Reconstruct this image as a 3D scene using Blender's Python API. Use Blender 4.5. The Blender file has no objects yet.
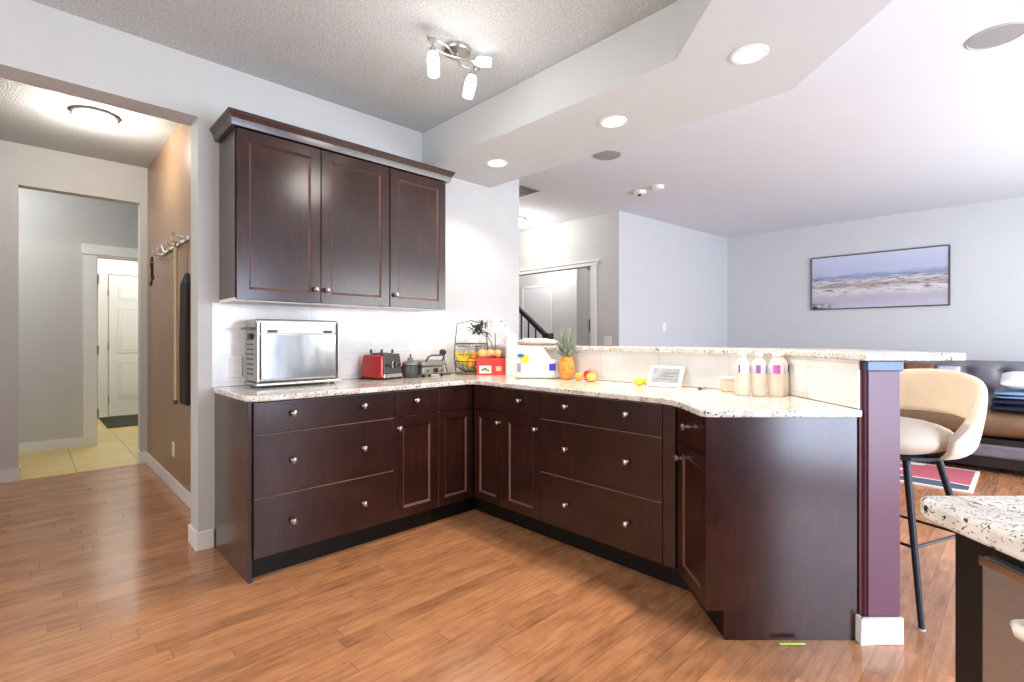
import bpy, bmesh, math, random
from mathutils import Vector, Matrix
PI = math.pi
R = math.radians
rnd = random.Random(7)
SC = bpy.context.scene
COL = SC.collection

# ------------------------------------------------------------------ camera
CX, CY, CZ = 3.21, -2.152, 1.184
YAW = R(45.86)
cam_d = bpy.data.cameras.new('camera')
cam_d.sensor_fit = 'HORIZONTAL'
cam_d.sensor_width = 36
cam_d.lens = 499.5 / 1024 * 36
cam_d.shift_y = -3.0 / 1024
cam_d.clip_start = 0.02
cam = bpy.data.objects.new('camera', cam_d)
cam.location = (CX, CY, CZ)
cam.rotation_euler = (R(90), 0, YAW)
COL.objects.link(cam)
SC.camera = cam

# ------------------------------------------------------------------ view
vs = SC.view_settings
vs.view_transform = 'Standard'
vs.look = 'None'
vs.gamma = 1
vs.use_curve_mapping = False
vs.exposure = 0.05
SC.cycles.use_denoising = True
SC.cycles.max_bounces = 8
SC.cycles.diffuse_bounces = 5
SC.cycles.caustics_reflective = False
SC.cycles.caustics_refractive = False
SC.cycles.sample_clamp_indirect = 4

w = bpy.data.worlds.new('World')
SC.world = w
w.use_nodes = True
w.node_tree.nodes['Background'].inputs[0].default_value = (0.80, 0.90, 1.0, 1)
w.node_tree.nodes['Background'].inputs[1].default_value = 1.0

def area(name, loc, rot, sx, sy, power, col=(1, 1, 1), spread=180):
    l = bpy.data.lights.new(name, 'AREA')
    l.shape = 'RECTANGLE'; l.size = sx; l.size_y = sy
    l.energy = power; l.color = col; l.spread = R(spread)
    o = bpy.data.objects.new(name, l)
    o.location = loc; o.rotation_euler = rot
    COL.objects.link(o)
    return o

def spot(name, loc, power, col, size=120, blend=0.6, rad=0.05, rot=(0, 0, 0)):
    l = bpy.data.lights.new(name, 'SPOT')
    l.energy = power; l.color = col; l.spot_size = R(size); l.spot_blend = blend
    l.shadow_soft_size = rad
    o = bpy.data.objects.new(name, l)
    o.location = loc; o.rotation_euler = rot
    COL.objects.link(o)
    return o

def point(name, loc, power, col, rad=0.05):
    l = bpy.data.lights.new(name, 'POINT')
    l.energy = power; l.color = col; l.shadow_soft_size = rad
    o = bpy.data.objects.new(name, l)
    o.location = loc
    COL.objects.link(o)
    return o

DAY = (0.95, 0.975, 1.0)
WARM = (1.0, 0.90, 0.78)
# daylight through the dining-room window, the two kitchen windows behind the camera
area('daylight_dining', (5.28, 3.0, 1.35), (0, R(90), 0), 1.7, 3.6, 190, DAY)
area('daylight_patio', (5.28, -0.35, 1.08), (0, R(90), 0), 2.0, 1.3, 135, (0.68, 0.78, 1.0))
area('daylight_kitchen', (2.4, -4.28, 1.45), (R(90), 0, 0), 3.4, 1.5, 85, (1.0, 0.96, 0.91))

# ------------------------------------------------------------------ materials
MATS = {}
def nn(nt, typ, **kw):
    n = nt.nodes.new(typ)
    for k, v in kw.items():
        setattr(n, k, v)
    return n

def base_mat(name):
    m = bpy.data.materials.new(name)
    m.use_nodes = True
    nt = m.node_tree
    b = nt.nodes['Principled BSDF']
    MATS[name] = m
    return m, nt, b

def lin(c):
    return tuple(((x / 255) / 12.92 if x / 255 <= 0.04045 else (((x / 255) + 0.055) / 1.055) ** 2.4) for x in c) + (1,)

def coords(nt, scale=(1, 1, 1), rot=(0, 0, 0), src='Object'):
    tc = nn(nt, 'ShaderNodeTexCoord')
    mp = nn(nt, 'ShaderNodeMapping')
    mp.inputs['Scale'].default_value = scale
    mp.inputs['Rotation'].default_value = rot
    nt.links.new(tc.outputs[src], mp.inputs[0])
    return mp.outputs[0]

def ramp(nt, fac, stops):
    r = nn(nt, 'ShaderNodeValToRGB')
    el = r.color_ramp.elements
    while len(el) < len(stops):
        el.new(0.5)
    for e, (p, c) in zip(el, stops):
        e.position = p
        e.color = c if len(c) == 4 else tuple(c) + (1,)
    nt.links.new(fac, r.inputs[0])
    return r.outputs[0]

def noise(nt, vec, scale, detail=4, rough=0.55):
    n = nn(nt, 'ShaderNodeTexNoise')
    n.inputs['Scale'].default_value = scale
    n.inputs['Detail'].default_value = detail
    n.inputs['Roughness'].default_value = rough
    nt.links.new(vec, n.inputs['Vector'])
    return n.outputs['Fac']

def bump(nt, b, h, strength=0.2, dist=0.01):
    bp = nn(nt, 'ShaderNodeBump')
    bp.inputs['Strength'].default_value = strength
    bp.inputs['Distance'].default_value = dist
    nt.links.new(h, bp.inputs['Height'])
    nt.links.new(bp.outputs[0], b.inputs['Normal'])

def mat(name, col, rough=0.5, metal=0.0, var=0.06, vscale=6.0, coat=0.0, bump_s=0, bump_scale=60, spec=0.5, emit=None, alpha=None, trans=0, sheen=0, stretch=(1, 1, 1)):
    """colour with a gentle procedural variation"""
    if name in MATS:
        return MATS[name]
    m, nt, b = base_mat(name)
    c = lin(col)
    v = coords(nt, stretch)
    f = noise(nt, v, vscale)
    lo = tuple(max(0, x * (1 - var)) for x in c[:3]) + (1,)
    hi = tuple(min(1, x * (1 + var)) for x in c[:3]) + (1,)
    cr = ramp(nt, f, [(0.3, lo), (0.7, hi)])
    nt.links.new(cr, b.inputs['Base Color'])
    b.inputs['Roughness'].default_value = rough
    b.inputs['Metallic'].default_value = metal
    b.inputs['Specular IOR Level'].default_value = spec
    b.inputs['Coat Weight'].default_value = coat
    b.inputs['Coat Roughness'].default_value = 0.15
    b.inputs['Transmission Weight'].default_value = trans
    if sheen:
        b.inputs['Sheen Weight'].default_value = sheen
    if emit:
        b.inputs['Emission Color'].default_value = lin(emit[0])
        b.inputs['Emission Strength'].default_value = emit[1]
    if alpha is not None:
        b.inputs['Alpha'].default_value = alpha
    if bump_s:
        bump(nt, b, noise(nt, coords(nt, (1, 1, 1)), bump_scale, 3), bump_s, 0.004)
    return m

WALL = mat('wall_paint', (199, 200, 200), 0.7, var=0.015)
WALLB = mat('dining_paint', (200, 204, 210), 0.7, var=0.015)
WHITE = mat('white_trim', (232, 232, 230), 0.45, var=0.01)
SOFF = mat('soffit_paint', (198, 202, 204), 0.75, var=0.01)
BROWNW = mat('brown_wall_paint', (150, 120, 94), 0.36, var=0.05, vscale=2)
MAUVE = mat('mauve_post_paint', (98, 58, 74), 0.35, var=0.03)
NICKEL = mat('brushed_nickel', (190, 185, 178), 0.28, 1.0, var=0.04)
CHROME = mat('chrome', (215, 218, 220), 0.12, 1.0, var=0.02)
STEEL = mat('stainless_steel', (176, 176, 176), 0.30, 0.85, var=0.05, stretch=(1, 1, 25))
BLACK = mat('black_plastic', (22, 22, 24), 0.35, var=0.1)
BLKMET = mat('black_metal', (24, 28, 36), 0.38, 0.2, var=0.1)
DGREY = mat('dark_grey_plastic', (70, 72, 72), 0.35, var=0.08)
LGREY = mat('warm_grey_metal', (150, 146, 138), 0.35, 0.5, var=0.05)
RED = mat('glossy_red', (176, 24, 24), 0.2, var=0.05, coat=0.5)
OFFW = mat('off_white_plastic', (238, 236, 228), 0.35, var=0.01)
CREAM = mat('cream_velvet', (214, 200, 178), 0.85, var=0.05, vscale=14, bump_s=0.15, bump_scale=180, sheen=0.4)
LEATH = mat('grey_leather', (112, 110, 120), 0.42, var=0.15, vscale=9, bump_s=0.2, bump_scale=40)
TAN = mat('tan_leather', (118, 92, 66), 0.45, var=0.14, vscale=7, bump_s=0.2, bump_scale=40)
GREENP = mat('pineapple_leaf', (132, 144, 124), 0.5, var=0.3, vscale=14)
LEAFD = mat('dark_leaf', (74, 84, 74), 0.5, var=0.3, vscale=25)
PETAL = mat('white_petal', (232, 232, 240), 0.5, var=0.02)

def ceiling_tex():
    m, nt, b = base_mat('stipple_ceiling')
    v = coords(nt)
    n1 = noise(nt, v, 95, 3, 0.6)
    c = ramp(nt, noise(nt, v, 95, 3, 0.6), [(0.35, lin((176, 179, 181))), (0.65, lin((204, 207, 209)))])
    nt.links.new(c, b.inputs['Base Color'])
    b.inputs['Roughness'].default_value = 0.9
    bump(nt, b, n1, 0.6, 0.012)
    return m
CEIL = ceiling_tex()
CEILS = mat('smooth_ceiling', (218, 224, 232), 0.85, var=0.012, vscale=3)

def cabinet_wood(name, dark, mid, light, rough=0.3, coat=0.8, spec=0.4):
    m, nt, b = base_mat(name)
    v = coords(nt, (16, 16, 2.2))
    g = noise(nt, v, 3.0, 6, 0.65)
    blot = noise(nt, coords(nt, (1, 1, 1)), 5.5, 5, 0.6)
    mix = nn(nt, 'ShaderNodeMath', operation='ADD')
    mul = nn(nt, 'ShaderNodeMath', operation='MULTIPLY')
    mul.inputs[1].default_value = 0.5
    nt.links.new(g, mul.inputs[0])
    mul2 = nn(nt, 'ShaderNodeMath', operation='MULTIPLY')
    mul2.inputs[1].default_value = 0.5
    nt.links.new(blot, mul2.inputs[0])
    nt.links.new(mul.outputs[0], mix.inputs[0])
    nt.links.new(mul2.outputs[0], mix.inputs[1])
    c = ramp(nt, mix.outputs[0], [(0.30, dark), (0.5, mid), (0.72, light)])
    nt.links.new(c, b.inputs['Base Color'])
    b.inputs['Roughness'].default_value = rough
    b.inputs['Specular IOR Level'].default_value = spec
    b.inputs['Coat Weight'].default_value = coat
    b.inputs['Coat Roughness'].default_value = 0.2
    return m
WOOD = cabinet_wood('espresso_wood', lin((30, 13, 10)), lin((46, 21, 16)), lin((70, 34, 26)), 0.30, 0.8, 0.25)
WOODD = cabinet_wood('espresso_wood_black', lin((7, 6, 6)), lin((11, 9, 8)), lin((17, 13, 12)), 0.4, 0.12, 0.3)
TOPHL = mat('top_edge_highlight', (150, 124, 108), 0.4, var=0.3, vscale=30)  # bevel highlight along drawer front tops, painted as a pale strip
EDGE = mat('bead_highlight', (104, 72, 62), 0.35, var=0.2, vscale=20)  # light caught by the door beads, painted as a lighter tone

def floor_wood():
    m, nt, b = base_mat('hardwood_planks')
    L = nt.links.new
    def mth(op, a, bb=None):
        q = nn(nt, 'ShaderNodeMath', operation=op)
        for k, x in enumerate((a, bb)):
            if x is None: continue
            if isinstance(x, (int, float)): q.inputs[k].default_value = x
            else: L(x, q.inputs[k])
        return q.outputs[0]
    tc = nn(nt, 'ShaderNodeTexCoord')
    sep = nn(nt, 'ShaderNodeSeparateXYZ'); L(tc.outputs['Object'], sep.inputs[0])
    W_, LN = 0.078, 0.95
    xr = mth('DIVIDE', sep.outputs[0], W_)
    row = mth('FLOOR', xr)
    fx = mth('FRACT', xr)
    wn = nn(nt, 'ShaderNodeTexWhiteNoise', noise_dimensions='1D'); L(row, wn.inputs['W'])
    yy = mth('DIVIDE', mth('ADD', sep.outputs[1], mth('MULTIPLY', wn.outputs['Value'], 7.3)), LN)
    col = mth('FLOOR', yy); fy = mth('FRACT', yy)
    cmb = nn(nt, 'ShaderNodeCombineXYZ'); L(row, cmb.inputs[0]); L(col, cmb.inputs[1])
    w2 = nn(nt, 'ShaderNodeTexWhiteNoise', noise_dimensions='3D'); L(cmb.outputs[0], w2.inputs['Vector'])
    rndv = w2.outputs['Value']
    sx_ = mth('MINIMUM', fx, mth('SUBTRACT', 1.0, fx))
    sy_ = mth('MINIMUM', fy, mth('SUBTRACT', 1.0, fy))
    seam = mth('MAXIMUM', mth('LESS_THAN', sx_, 0.0085), mth('LESS_THAN', sy_, 0.0011))
    # grain shifted per plank
    off = nn(nt, 'ShaderNodeCombineXYZ'); L(mth('MULTIPLY', rndv, 31.0), off.inputs[0]); L(mth('MULTIPLY', rndv, 17.0), off.inputs[1])
    ad = nn(nt, 'ShaderNodeVectorMath', operation='ADD'); L(tc.outputs['Object'], ad.inputs[0]); L(off.outputs[0], ad.inputs[1])
    def stretched(sc):
        mp = nn(nt, 'ShaderNodeMapping'); mp.inputs['Scale'].default_value = sc; L(ad.outputs[0], mp.inputs[0]); return mp.outputs[0]
    g = noise(nt, stretched((16, 1.6, 1)), 3.0, 5, 0.6)
    bl = noise(nt, stretched((7, 2.4, 1)), 2.0, 4, 0.6)
    sfac = mth('ADD', mth('ADD', mth('MULTIPLY', rndv, 0.13), mth('MULTIPLY', g, 0.47)), mth('MULTIPLY', bl, 0.40))
    c = ramp(nt, sfac, [(0.26, lin((118, 76, 50))), (0.42, lin((160, 110, 75))), (0.58, lin((190, 134, 92))), (0.76, lin((208, 155, 110)))])
    kn = noise(nt, stretched((20, 7, 1)), 2.2, 3, 0.5)
    knr = ramp(nt, kn, [(0.22, (0.45, 0.36, 0.30)), (0.31, (1, 1, 1))])
    mx = nn(nt, 'ShaderNodeMix', data_type='RGBA', blend_type='MULTIPLY')
    mx.inputs['Factor'].default_value = 1.0
    L(c, mx.inputs['A']); L(knr, mx.inputs['B'])
    m2 = nn(nt, 'ShaderNodeMix', data_type='RGBA')
    L(mth('MULTIPLY', seam, 0.75), m2.inputs['Factor'])
    L(mx.outputs['Result'], m2.inputs['A'])
    m2.inputs['B'].default_value = lin((88, 54, 38))
    L(m2.outputs['Result'], b.inputs['Base Color'])
    L(ramp(nt, g, [(0.3, (0.17, 0.17, 0.17)), (0.7, (0.26, 0.26, 0.26))]), b.inputs['Roughness'])
    b.inputs['Specular IOR Level'].default_value = 0.55
    b.inputs['Coat Weight'].default_value = 0.3
    b.inputs['Coat Roughness'].default_value = 0.12
    return m
FLOOR = floor_wood()

def tile_mat(name, col1, col2, grout, wdt, hgt, mortar=0.004, rough=0.3, rot=(0, 0, 0), offset=0.0):
    m, nt, b = base_mat(name)
    v = coords(nt, (1, 1, 1), rot)
    br = nn(nt, 'ShaderNodeTexBrick')
    br.offset = offset
    br.inputs['Scale'].default_value = 1
    br.inputs['Brick Width'].default_value = wdt
    br.inputs['Row Height'].default_value = hgt
    br.inputs['Mortar Size'].default_value = mortar
    br.inputs['Color1'].default_value = lin(col1)
    br.inputs['Color2'].default_value = lin(col2)
    br.inputs['Mortar'].default_value = lin(grout)
    nt.links.new(v, br.inputs['Vector'])
    nz = ramp(nt, noise(nt, coords(nt), 7, 5), [(0.3, (0.86, 0.86, 0.86)), (0.7, (1.08, 1.08, 1.08))])
    mx = nn(nt, 'ShaderNodeMix', data_type='RGBA', blend_type='MULTIPLY')
    mx.inputs['Factor'].default_value = 0.6
    nt.links.new(br.outputs['Color'], mx.inputs['A']); nt.links.new(nz, mx.inputs['B'])
    nt.links.new(mx.outputs['Result'], b.inputs['Base Color'])
    b.inputs['Roughness'].default_value = rough
    return m
TILEF = tile_mat('hall_floor_tile', (214, 190, 124), (222, 198, 132), (160, 138, 92), 0.46, 0.46, 0.005, 0.35)
TILEW = tile_mat('white_wall_tile_a', (238, 238, 236), (234, 234, 233), (216, 216, 214), 0.42, 0.155, 0.0018, 0.16, (R(-90), R(-90), 0))
TILEW2 = tile_mat('white_wall_tile_b', (238, 238, 236), (234, 234, 233), (216, 216, 214), 0.42, 0.155, 0.0018, 0.16, (R(-90), 0, 0))

def granite():
    m, nt, b = base_mat('speckled_granite')
    v = coords(nt)
    base = ramp(nt, noise(nt, v, 16, 5, 0.6), [(0.35, lin((206, 199, 188))), (0.6, lin((236, 233, 228)))])
    def layer(prev, sc, thr, col, seed):
        vo = nn(nt, 'ShaderNodeTexVoronoi')
        vo.inputs['Scale'].default_value = sc
        mp = nn(nt, 'ShaderNodeMapping'); mp.inputs['Location'].default_value = (seed, seed * 1.7, seed * .3)
        nt.links.new(v, mp.inputs[0])
        wz = nn(nt, 'ShaderNodeTexNoise'); wz.inputs['Scale'].default_value = sc * 0.9
        nt.links.new(mp.outputs[0], wz.inputs['Vector'])
        ad = nn(nt, 'ShaderNodeMixRGB', blend_type='ADD'); ad.inputs[0].default_value = 0.03
        nt.links.new(mp.outputs[0], ad.inputs[1]); nt.links.new(wz.outputs['Color'], ad.inputs[2])
        nt.links.new(ad.outputs[0], vo.inputs['Vector'])
        sep = nn(nt, 'ShaderNodeSeparateColor')
        nt.links.new(vo.outputs['Color'], sep.inputs[0])
        lt = nn(nt, 'ShaderNodeMath', operation='LESS_THAN'); lt.inputs[1].default_value = thr
        nt.links.new(sep.outputs[0], lt.inputs[0])
        sm = nn(nt, 'ShaderNodeMath', operation='LESS_THAN'); sm.inputs[1].default_value = 0.42
        nt.links.new(vo.outputs['Distance'], sm.inputs[0])
        mu = nn(nt, 'ShaderNodeMath', operation='MULTIPLY')
        nt.links.new(lt.outputs[0], mu.inputs[0]); nt.links.new(sm.outputs[0], mu.inputs[1])
        mx = nn(nt, 'ShaderNodeMix', data_type='RGBA')
        nt.links.new(mu.outputs[0], mx.inputs['Factor'])
        nt.links.new(prev, mx.inputs['A']); mx.inputs['B'].default_value = lin(col)
        return mx.outputs['Result']
    c = layer(base, 100, 0.16, (168, 158, 146), 1.3)
    c = layer(c, 130, 0.15, (120, 108, 100), 4.1)
    c = layer(c, 150, 0.20, (34, 32, 34), 7.7)
    c = layer(c, 85, 0.10, (60, 50, 46), 9.2)
    nt.links.new(c, b.inputs['Base Color'])
    b.inputs['Roughness'].default_value = 0.14
    return m
GRAN = granite()

def emis(name, col, s):
    m, nt, b = base_mat(name)
    b.inputs['Base Color'].default_value = lin(col)
    b.inputs['Emission Color'].default_value = lin(col)
    b.inputs['Emission Strength'].default_value = s
    return m
LAMPE = emis('lit_diffuser', (255, 250, 240), 9)
SHADEE = emis('lit_frosted_glass', (255, 252, 246), 3.0)

# ------------------------------------------------------------------ mesh helpers
class G:
    def __init__(s):
        s.bm = bmesh.new()
        s.mats = []
    def box(s, x0, x1, y0, y1, z0, z1, rz=0, c=None, mi=0):
        vs_ = [(x, y, z) for x in (x0, x1) for y in (y0, y1) for z in (z0, z1)]
        if rz:
            cx, cy = c if c else ((x0 + x1) / 2, (y0 + y1) / 2)
            q = []
            for x, y, z in vs_:
                dx, dy = x - cx, y - cy
                q.append((cx + dx * math.cos(rz) - dy * math.sin(rz), cy + dx * math.sin(rz) + dy * math.cos(rz), z))
            vs_ = q
        v = [s.bm.verts.new(p) for p in vs_]
        for f in ((0, 1, 3, 2), (4, 6, 7, 5), (0, 4, 5, 1), (2, 3, 7, 6), (0, 2, 6, 4), (1, 5, 7, 3)):
            fc = s.bm.faces.new([v[i] for i in f]); fc.material_index = mi
        return s
    def prism(s, poly, z0, z1, mi=0):
        n = len(poly)
        a = [s.bm.verts.new((x, y, z0)) for x, y in poly]
        b = [s.bm.verts.new((x, y, z1)) for x, y in poly]
        s.bm.faces.new(a[::-1]).material_index = mi
        s.bm.faces.new(b).material_index = mi
        for i in range(n):
            s.bm.faces.new([a[i], a[(i + 1) % n], b[(i + 1) % n], b[i]]).material_index = mi
        return s
    def xprism(s, prof, x0, x1, mi=0):
        """profile of (y,z) swept along x"""
        n = len(prof)
        a = [s.bm.verts.new((x0, y, z)) for y, z in prof]
        b = [s.bm.verts.new((x1, y, z)) for y, z in prof]
        s.bm.faces.new(a).material_index = mi
        s.bm.faces.new(b[::-1]).material_index = mi
        for i in range(n):
            s.bm.faces.new([a[i], b[i], b[(i + 1) % n], a[(i + 1) % n]]).material_index = mi
        return s
    def rings(s, rings_, close=True, caps=True, mi=0):
        R_ = [[s.bm.verts.new(p) for p in r] for r in rings_]
        n = len(R_[0])
        for i in range(len(R_) - 1):
            for j in range(n if close else n - 1):
                k = (j + 1) % n
                s.bm.faces.new([R_[i][j], R_[i][k], R_[i + 1][k], R_[i + 1][j]]).material_index = mi
        if caps:
            s.bm.faces.new(R_[0][::-1]).material_index = mi
            s.bm.faces.new(R_[-1]).material_index = mi
        return s
    def lathe(s, prof, c=(0, 0, 0), n=20, axis='z', sx=1, sy=1, mi=0):
        rr = []
        for r, h in prof:
            r = max(r, 0.0004)
            ring = []
            for k in range(n):
                t = 2 * PI * k / n
                a, b = r * math.cos(t) * sx, r * math.sin(t) * sy
                if axis == 'z': p = (c[0] + a, c[1] + b, c[2] + h)
                elif axis == 'y': p = (c[0] + a, c[1] + h, c[2] - b)
                else: p = (c[0] + h, c[1] + a, c[2] + b)
                ring.append(p)
            rr.append(ring)
        return s.rings(rr, mi=mi)
    def tube(s, pts, r, n=8, closed=False, mi=0):
        pts = [Vector(p) for p in pts]
        rs = r if isinstance(r, (list, tuple)) else [r] * len(pts)
        rr = []
        prev = None
        m = len(pts)
        for i, p in enumerate(pts):
            if closed:
                t = (pts[(i + 1) % m] - pts[i - 1]).normalized()
            else:
                t = (pts[min(i + 1, m - 1)] - pts[max(i - 1, 0)]).normalized()
            if prev is None:
                u = t.cross(Vector((0, 0, 1)))
                if u.length < 0.1: u = t.cross(Vector((1, 0, 0)))
            else:
                u = prev - t * prev.dot(t)
            u.normalize(); prev = u
            v = t.cross(u)
            rr.append([tuple(p + (u * math.cos(2 * PI * k / n) + v * math.sin(2 * PI * k / n)) * rs[i]) for k in range(n)])
        if closed:
            rr.append(rr[0])
            return s.rings(rr, caps=False, mi=mi)
        return s.rings(rr, mi=mi)
    def ball(s, c, r, sc=(1, 1, 1), nu=16, nv=10, f=None, mi=0):
        rr = []
        for i in range(nv + 1):
            ph = PI * (i + 0.02 if i == 0 else (i - 0.02 if i == nv else i)) / nv
            ring = []
            for k in range(nu):
                t = 2 * PI * k / nu
                d = Vector((math.sin(ph) * math.cos(t), math.sin(ph) * math.sin(t), -math.cos(ph)))
                q = r * (f(d) if f else 1)
                ring.append((c[0] + d.x * q * sc[0], c[1] + d.y * q * sc[1], c[2] + d.z * q * sc[2]))
            rr.append(ring)
        return s.rings(rr, mi=mi)
    def quad(s, pts, mi=0):
        s.bm.faces.new([s.bm.verts.new(p) for p in pts]).material_index = mi
        return s
    def build(s, name, m, parent=None, bevel=0, smooth=False, seg=2, loc=None, rz=0, label=None, sub=0, solid=0):
        me = bpy.data.meshes.new(name)
        bmesh.ops.remove_doubles(s.bm, verts=s.bm.verts, dist=1e-6)
        bmesh.ops.recalc_face_normals(s.bm, faces=s.bm.faces)
        s.bm.to_mesh(me); s.bm.free()
        for x in (m if isinstance(m, (list, tuple)) else [m]):
            me.materials.append(x)
        o = bpy.data.objects.new(name, me)
        COL.objects.link(o)
        if parent: o.parent = parent
        if loc is not None: o.location = loc
        if rz: o.rotation_euler = (0, 0, rz)
        if smooth:
            for p in me.polygons: p.use_smooth = True
        if solid:
            md = o.modifiers.new('solid', 'SOLIDIFY'); md.thickness = solid; md.offset = 0
        if bevel:
            md = o.modifiers.new('bevel', 'BEVEL'); md.width = bevel; md.segments = seg
            md.limit_method = 'ANGLE'; md.angle_limit = R(40)
        if sub:
            md = o.modifiers.new('sub', 'SUBSURF'); md.levels = sub; md.render_levels = sub
        if smooth and not sub:
            try:
                me.set_sharp_from_angle(angle=R(42))
            except Exception:
                pass
        if label: o['label'] = label
        return o

def thing(name, label, cat, loc=(0, 0, 0), rz=0, group=None):
    o = bpy.data.objects.new(name, None)
    o.empty_display_size = 0.1
    COL.objects.link(o)
    o.location = loc; o.rotation_euler = (0, 0, rz)
    o['label'] = label; o['category'] = cat
    if group: o['group'] = group
    return o
def tag(o, label, cat, group=None, kind=None):
    if label: o['label'] = label
    if cat: o['category'] = cat
    if group: o['group'] = group
    if kind: o['kind'] = kind
    return o
def struct(g, name, m, **kw):
    o = g.build(name, m, **kw)
    o['kind'] = 'structure'
    return o
def dup(root, loc, rz=None, label=None, group=None):
    r = root.copy(); COL.objects.link(r); r.location = loc
    if rz is not None: r.rotation_euler = (0, 0, rz)
    if label: r['label'] = label
    if group: r['group'] = group
    def rec(a, b):
        for ch in list(a.children):
            c = ch.copy(); COL.objects.link(c); c.parent = b
            rec(ch, c)
    rec(root, r)
    return r

# the peninsula end, island and stool stand at 45 degrees to the room: r = across, d = along
CA, SA = math.cos(YAW), math.sin(YAW)
def rd(r, d):
    return (CX - SA * d + CA * r, CY + CA * d + SA * r)

# ------------------------------------------------------------------ room shell
H = 2.746          # ceiling
HS = 2.473         # underside of the dropped soffit
HH = 2.80          # hall ceiling
YL = -1.471        # end of the kitchen wall at the hall opening
YR = 1.052         # other end of the kitchen wall
XH = -2.62         # hall wall with its opening
YP = 5.72          # dining wall with the picture

struct(G().box(-3.4, 5.3, -4.3, 5.9, -0.1, 0.0), 'floor', FLOOR)
struct(G().box(-7.2, XH + 0.02, -3.6, 0.6, -0.05, 0.003), 'floor_hall', TILEF)
struct(G().prism([(-0.17, -4.3), (5.3, -4.3), (5.3, 0.3), (-0.17, 0.3)], H, H + 0.1), 'ceiling', CEIL)
struct(G().prism([(-3.4, 0.3), (5.3, 0.3), (5.3, 5.9), (-3.4, 5.9)], H, H + 0.1)
       .box(-3.4, -0.17, -1.2, 0.3, H, H + 0.1), 'ceiling_dining', CEILS)
struct(G().box(-2.62, -0.17, -3.7, -1.2, HH, HH + 0.1), 'ceiling_hall', CEIL)
# dropped soffit over the peninsula, turning 45 degrees with it
f_k = 2.075                                     # where its kitchen face bends
L_ = 3.2
kx, ky = f_k + SA * L_, 0.01 - CA * L_
struct(G().prism([(0, 0.01), (f_k, 0.01), (kx, ky), (kx + 0.69 * CA, ky + 0.69 * SA), (2.36, 0.70), (0, 0.70)], HS, H - 0.001), 'ceiling_soffit', SOFF)

# kitchen wall with the upper cabinets, header over the hall opening
g = G()
g.box(-0.17, 0, YL, YR, 0, H)
g.box(-0.17, 0, -4.3, -3.3, 0, H)
g.box(-0.17, 0, -3.3, YL, 2.415, H + 0.06)
struct(g, 'wall_left', WALL)
struct(G().box(XH, -0.17, -1.33, -1.2, 0, HH), 'wall_hall_side', BROWNW)
g = G()
yo0, yo1 = -2.205, -1.388
g.box(XH - 0.12, XH, -3.7, yo0, 0, HH)
g.box(XH - 0.12, XH, yo1, -1.2, 0, HH)
g.box(XH - 0.12, XH, yo0, yo1, 2.458, HH)
struct(g, 'wall_hall_far', WALL)
struct(G().box(-2.7, -0.17, -3.8, -3.7, 0, HH), 'wall_hall_back', WALL)
# room past the hall opening
XB = -3.95
g = G()
g.box(XB - 0.12, XB, -3.6, -1.61, 0, HH)
g.box(XB - 0.12, XB, -1.61, -0.75, 2.09, HH)
g.box(XB - 0.12, XB, -0.75, 0.6, 0, HH)
struct(g, 'wall_entry', WALL)
struct(G().box(-7.2, XH - 0.12, -3.6, 0.6, HH, HH + 0.1), 'ceiling_entry', CEILS)
g = G()
g.box(-6.52, -6.4, -3.6, 0.6, 0, HH)
g.box(-6.4, XH - 0.12, 0.5, 0.6, 0, HH)
g.box(-6.4, XH - 0.12, -3.7, -3.6, 0, HH)
struct(g, 'wall_entry_back', WHITE)
# right and rear walls with their windows
g = G()
g.box(5.2, 5.3, 4.8, 5.9, 0, H); g.box(5.2, 5.3, 0.3, 1.2, 0, H); g.box(5.2, 5.3, -4.3, -1.0, 0, H)
g.box(5.2, 5.3, 1.2, 4.8, 0, 0.5); g.box(5.2, 5.3, 1.2, 4.8, 2.2, H)
g.box(5.2, 5.3, -1.0, 0.3, 2.1, H); g.box(5.2, 5.3, -1.0, 0.3, 0, 0.1)
struct(g, 'wall_right', WALLB)
g = G()
g.box(-0.17, 0.7, -4.3, -4.2, 0, H); g.box(4.1, 5.2, -4.3, -4.2, 0, H)
g.box(0.7, 4.1, -4.3, -4.2, 0, 0.7); g.box(0.7, 4.1, -4.3, -4.2, 2.2, H)
struct(g, 'wall_kitchen_back', WALL)
def win_frame(nm, axis, fixed, a0, a1, z0, z1):
    g = G()
    t = 0.05
    segs = [(a0, a0 + t, z0, z1), (a1 - t, a1, z0, z1), (a0, a1, z0, z0 + t), (a0, a1, z1 - t, z1), ((a0 + a1) / 2 - t / 2, (a0 + a1) / 2 + t / 2, z0, z1)]
    for p, q, u, v in segs:
        if axis == 'x': g.box(fixed, fixed + 0.05, p, q, u, v)
        else: g.box(p, q, fixed, fixed + 0.05, u, v)
    struct(g, nm, WHITE)
win_frame('window_1', 'x', 5.21, 1.2, 4.8, 0.5, 2.2)
win_frame('window_2', 'x', 5.21, -1.0, 0.3, 0.1, 2.1)
win_frame('window_3', 'y', -4.28, 0.7, 4.1, 0.7, 2.2)
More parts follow.
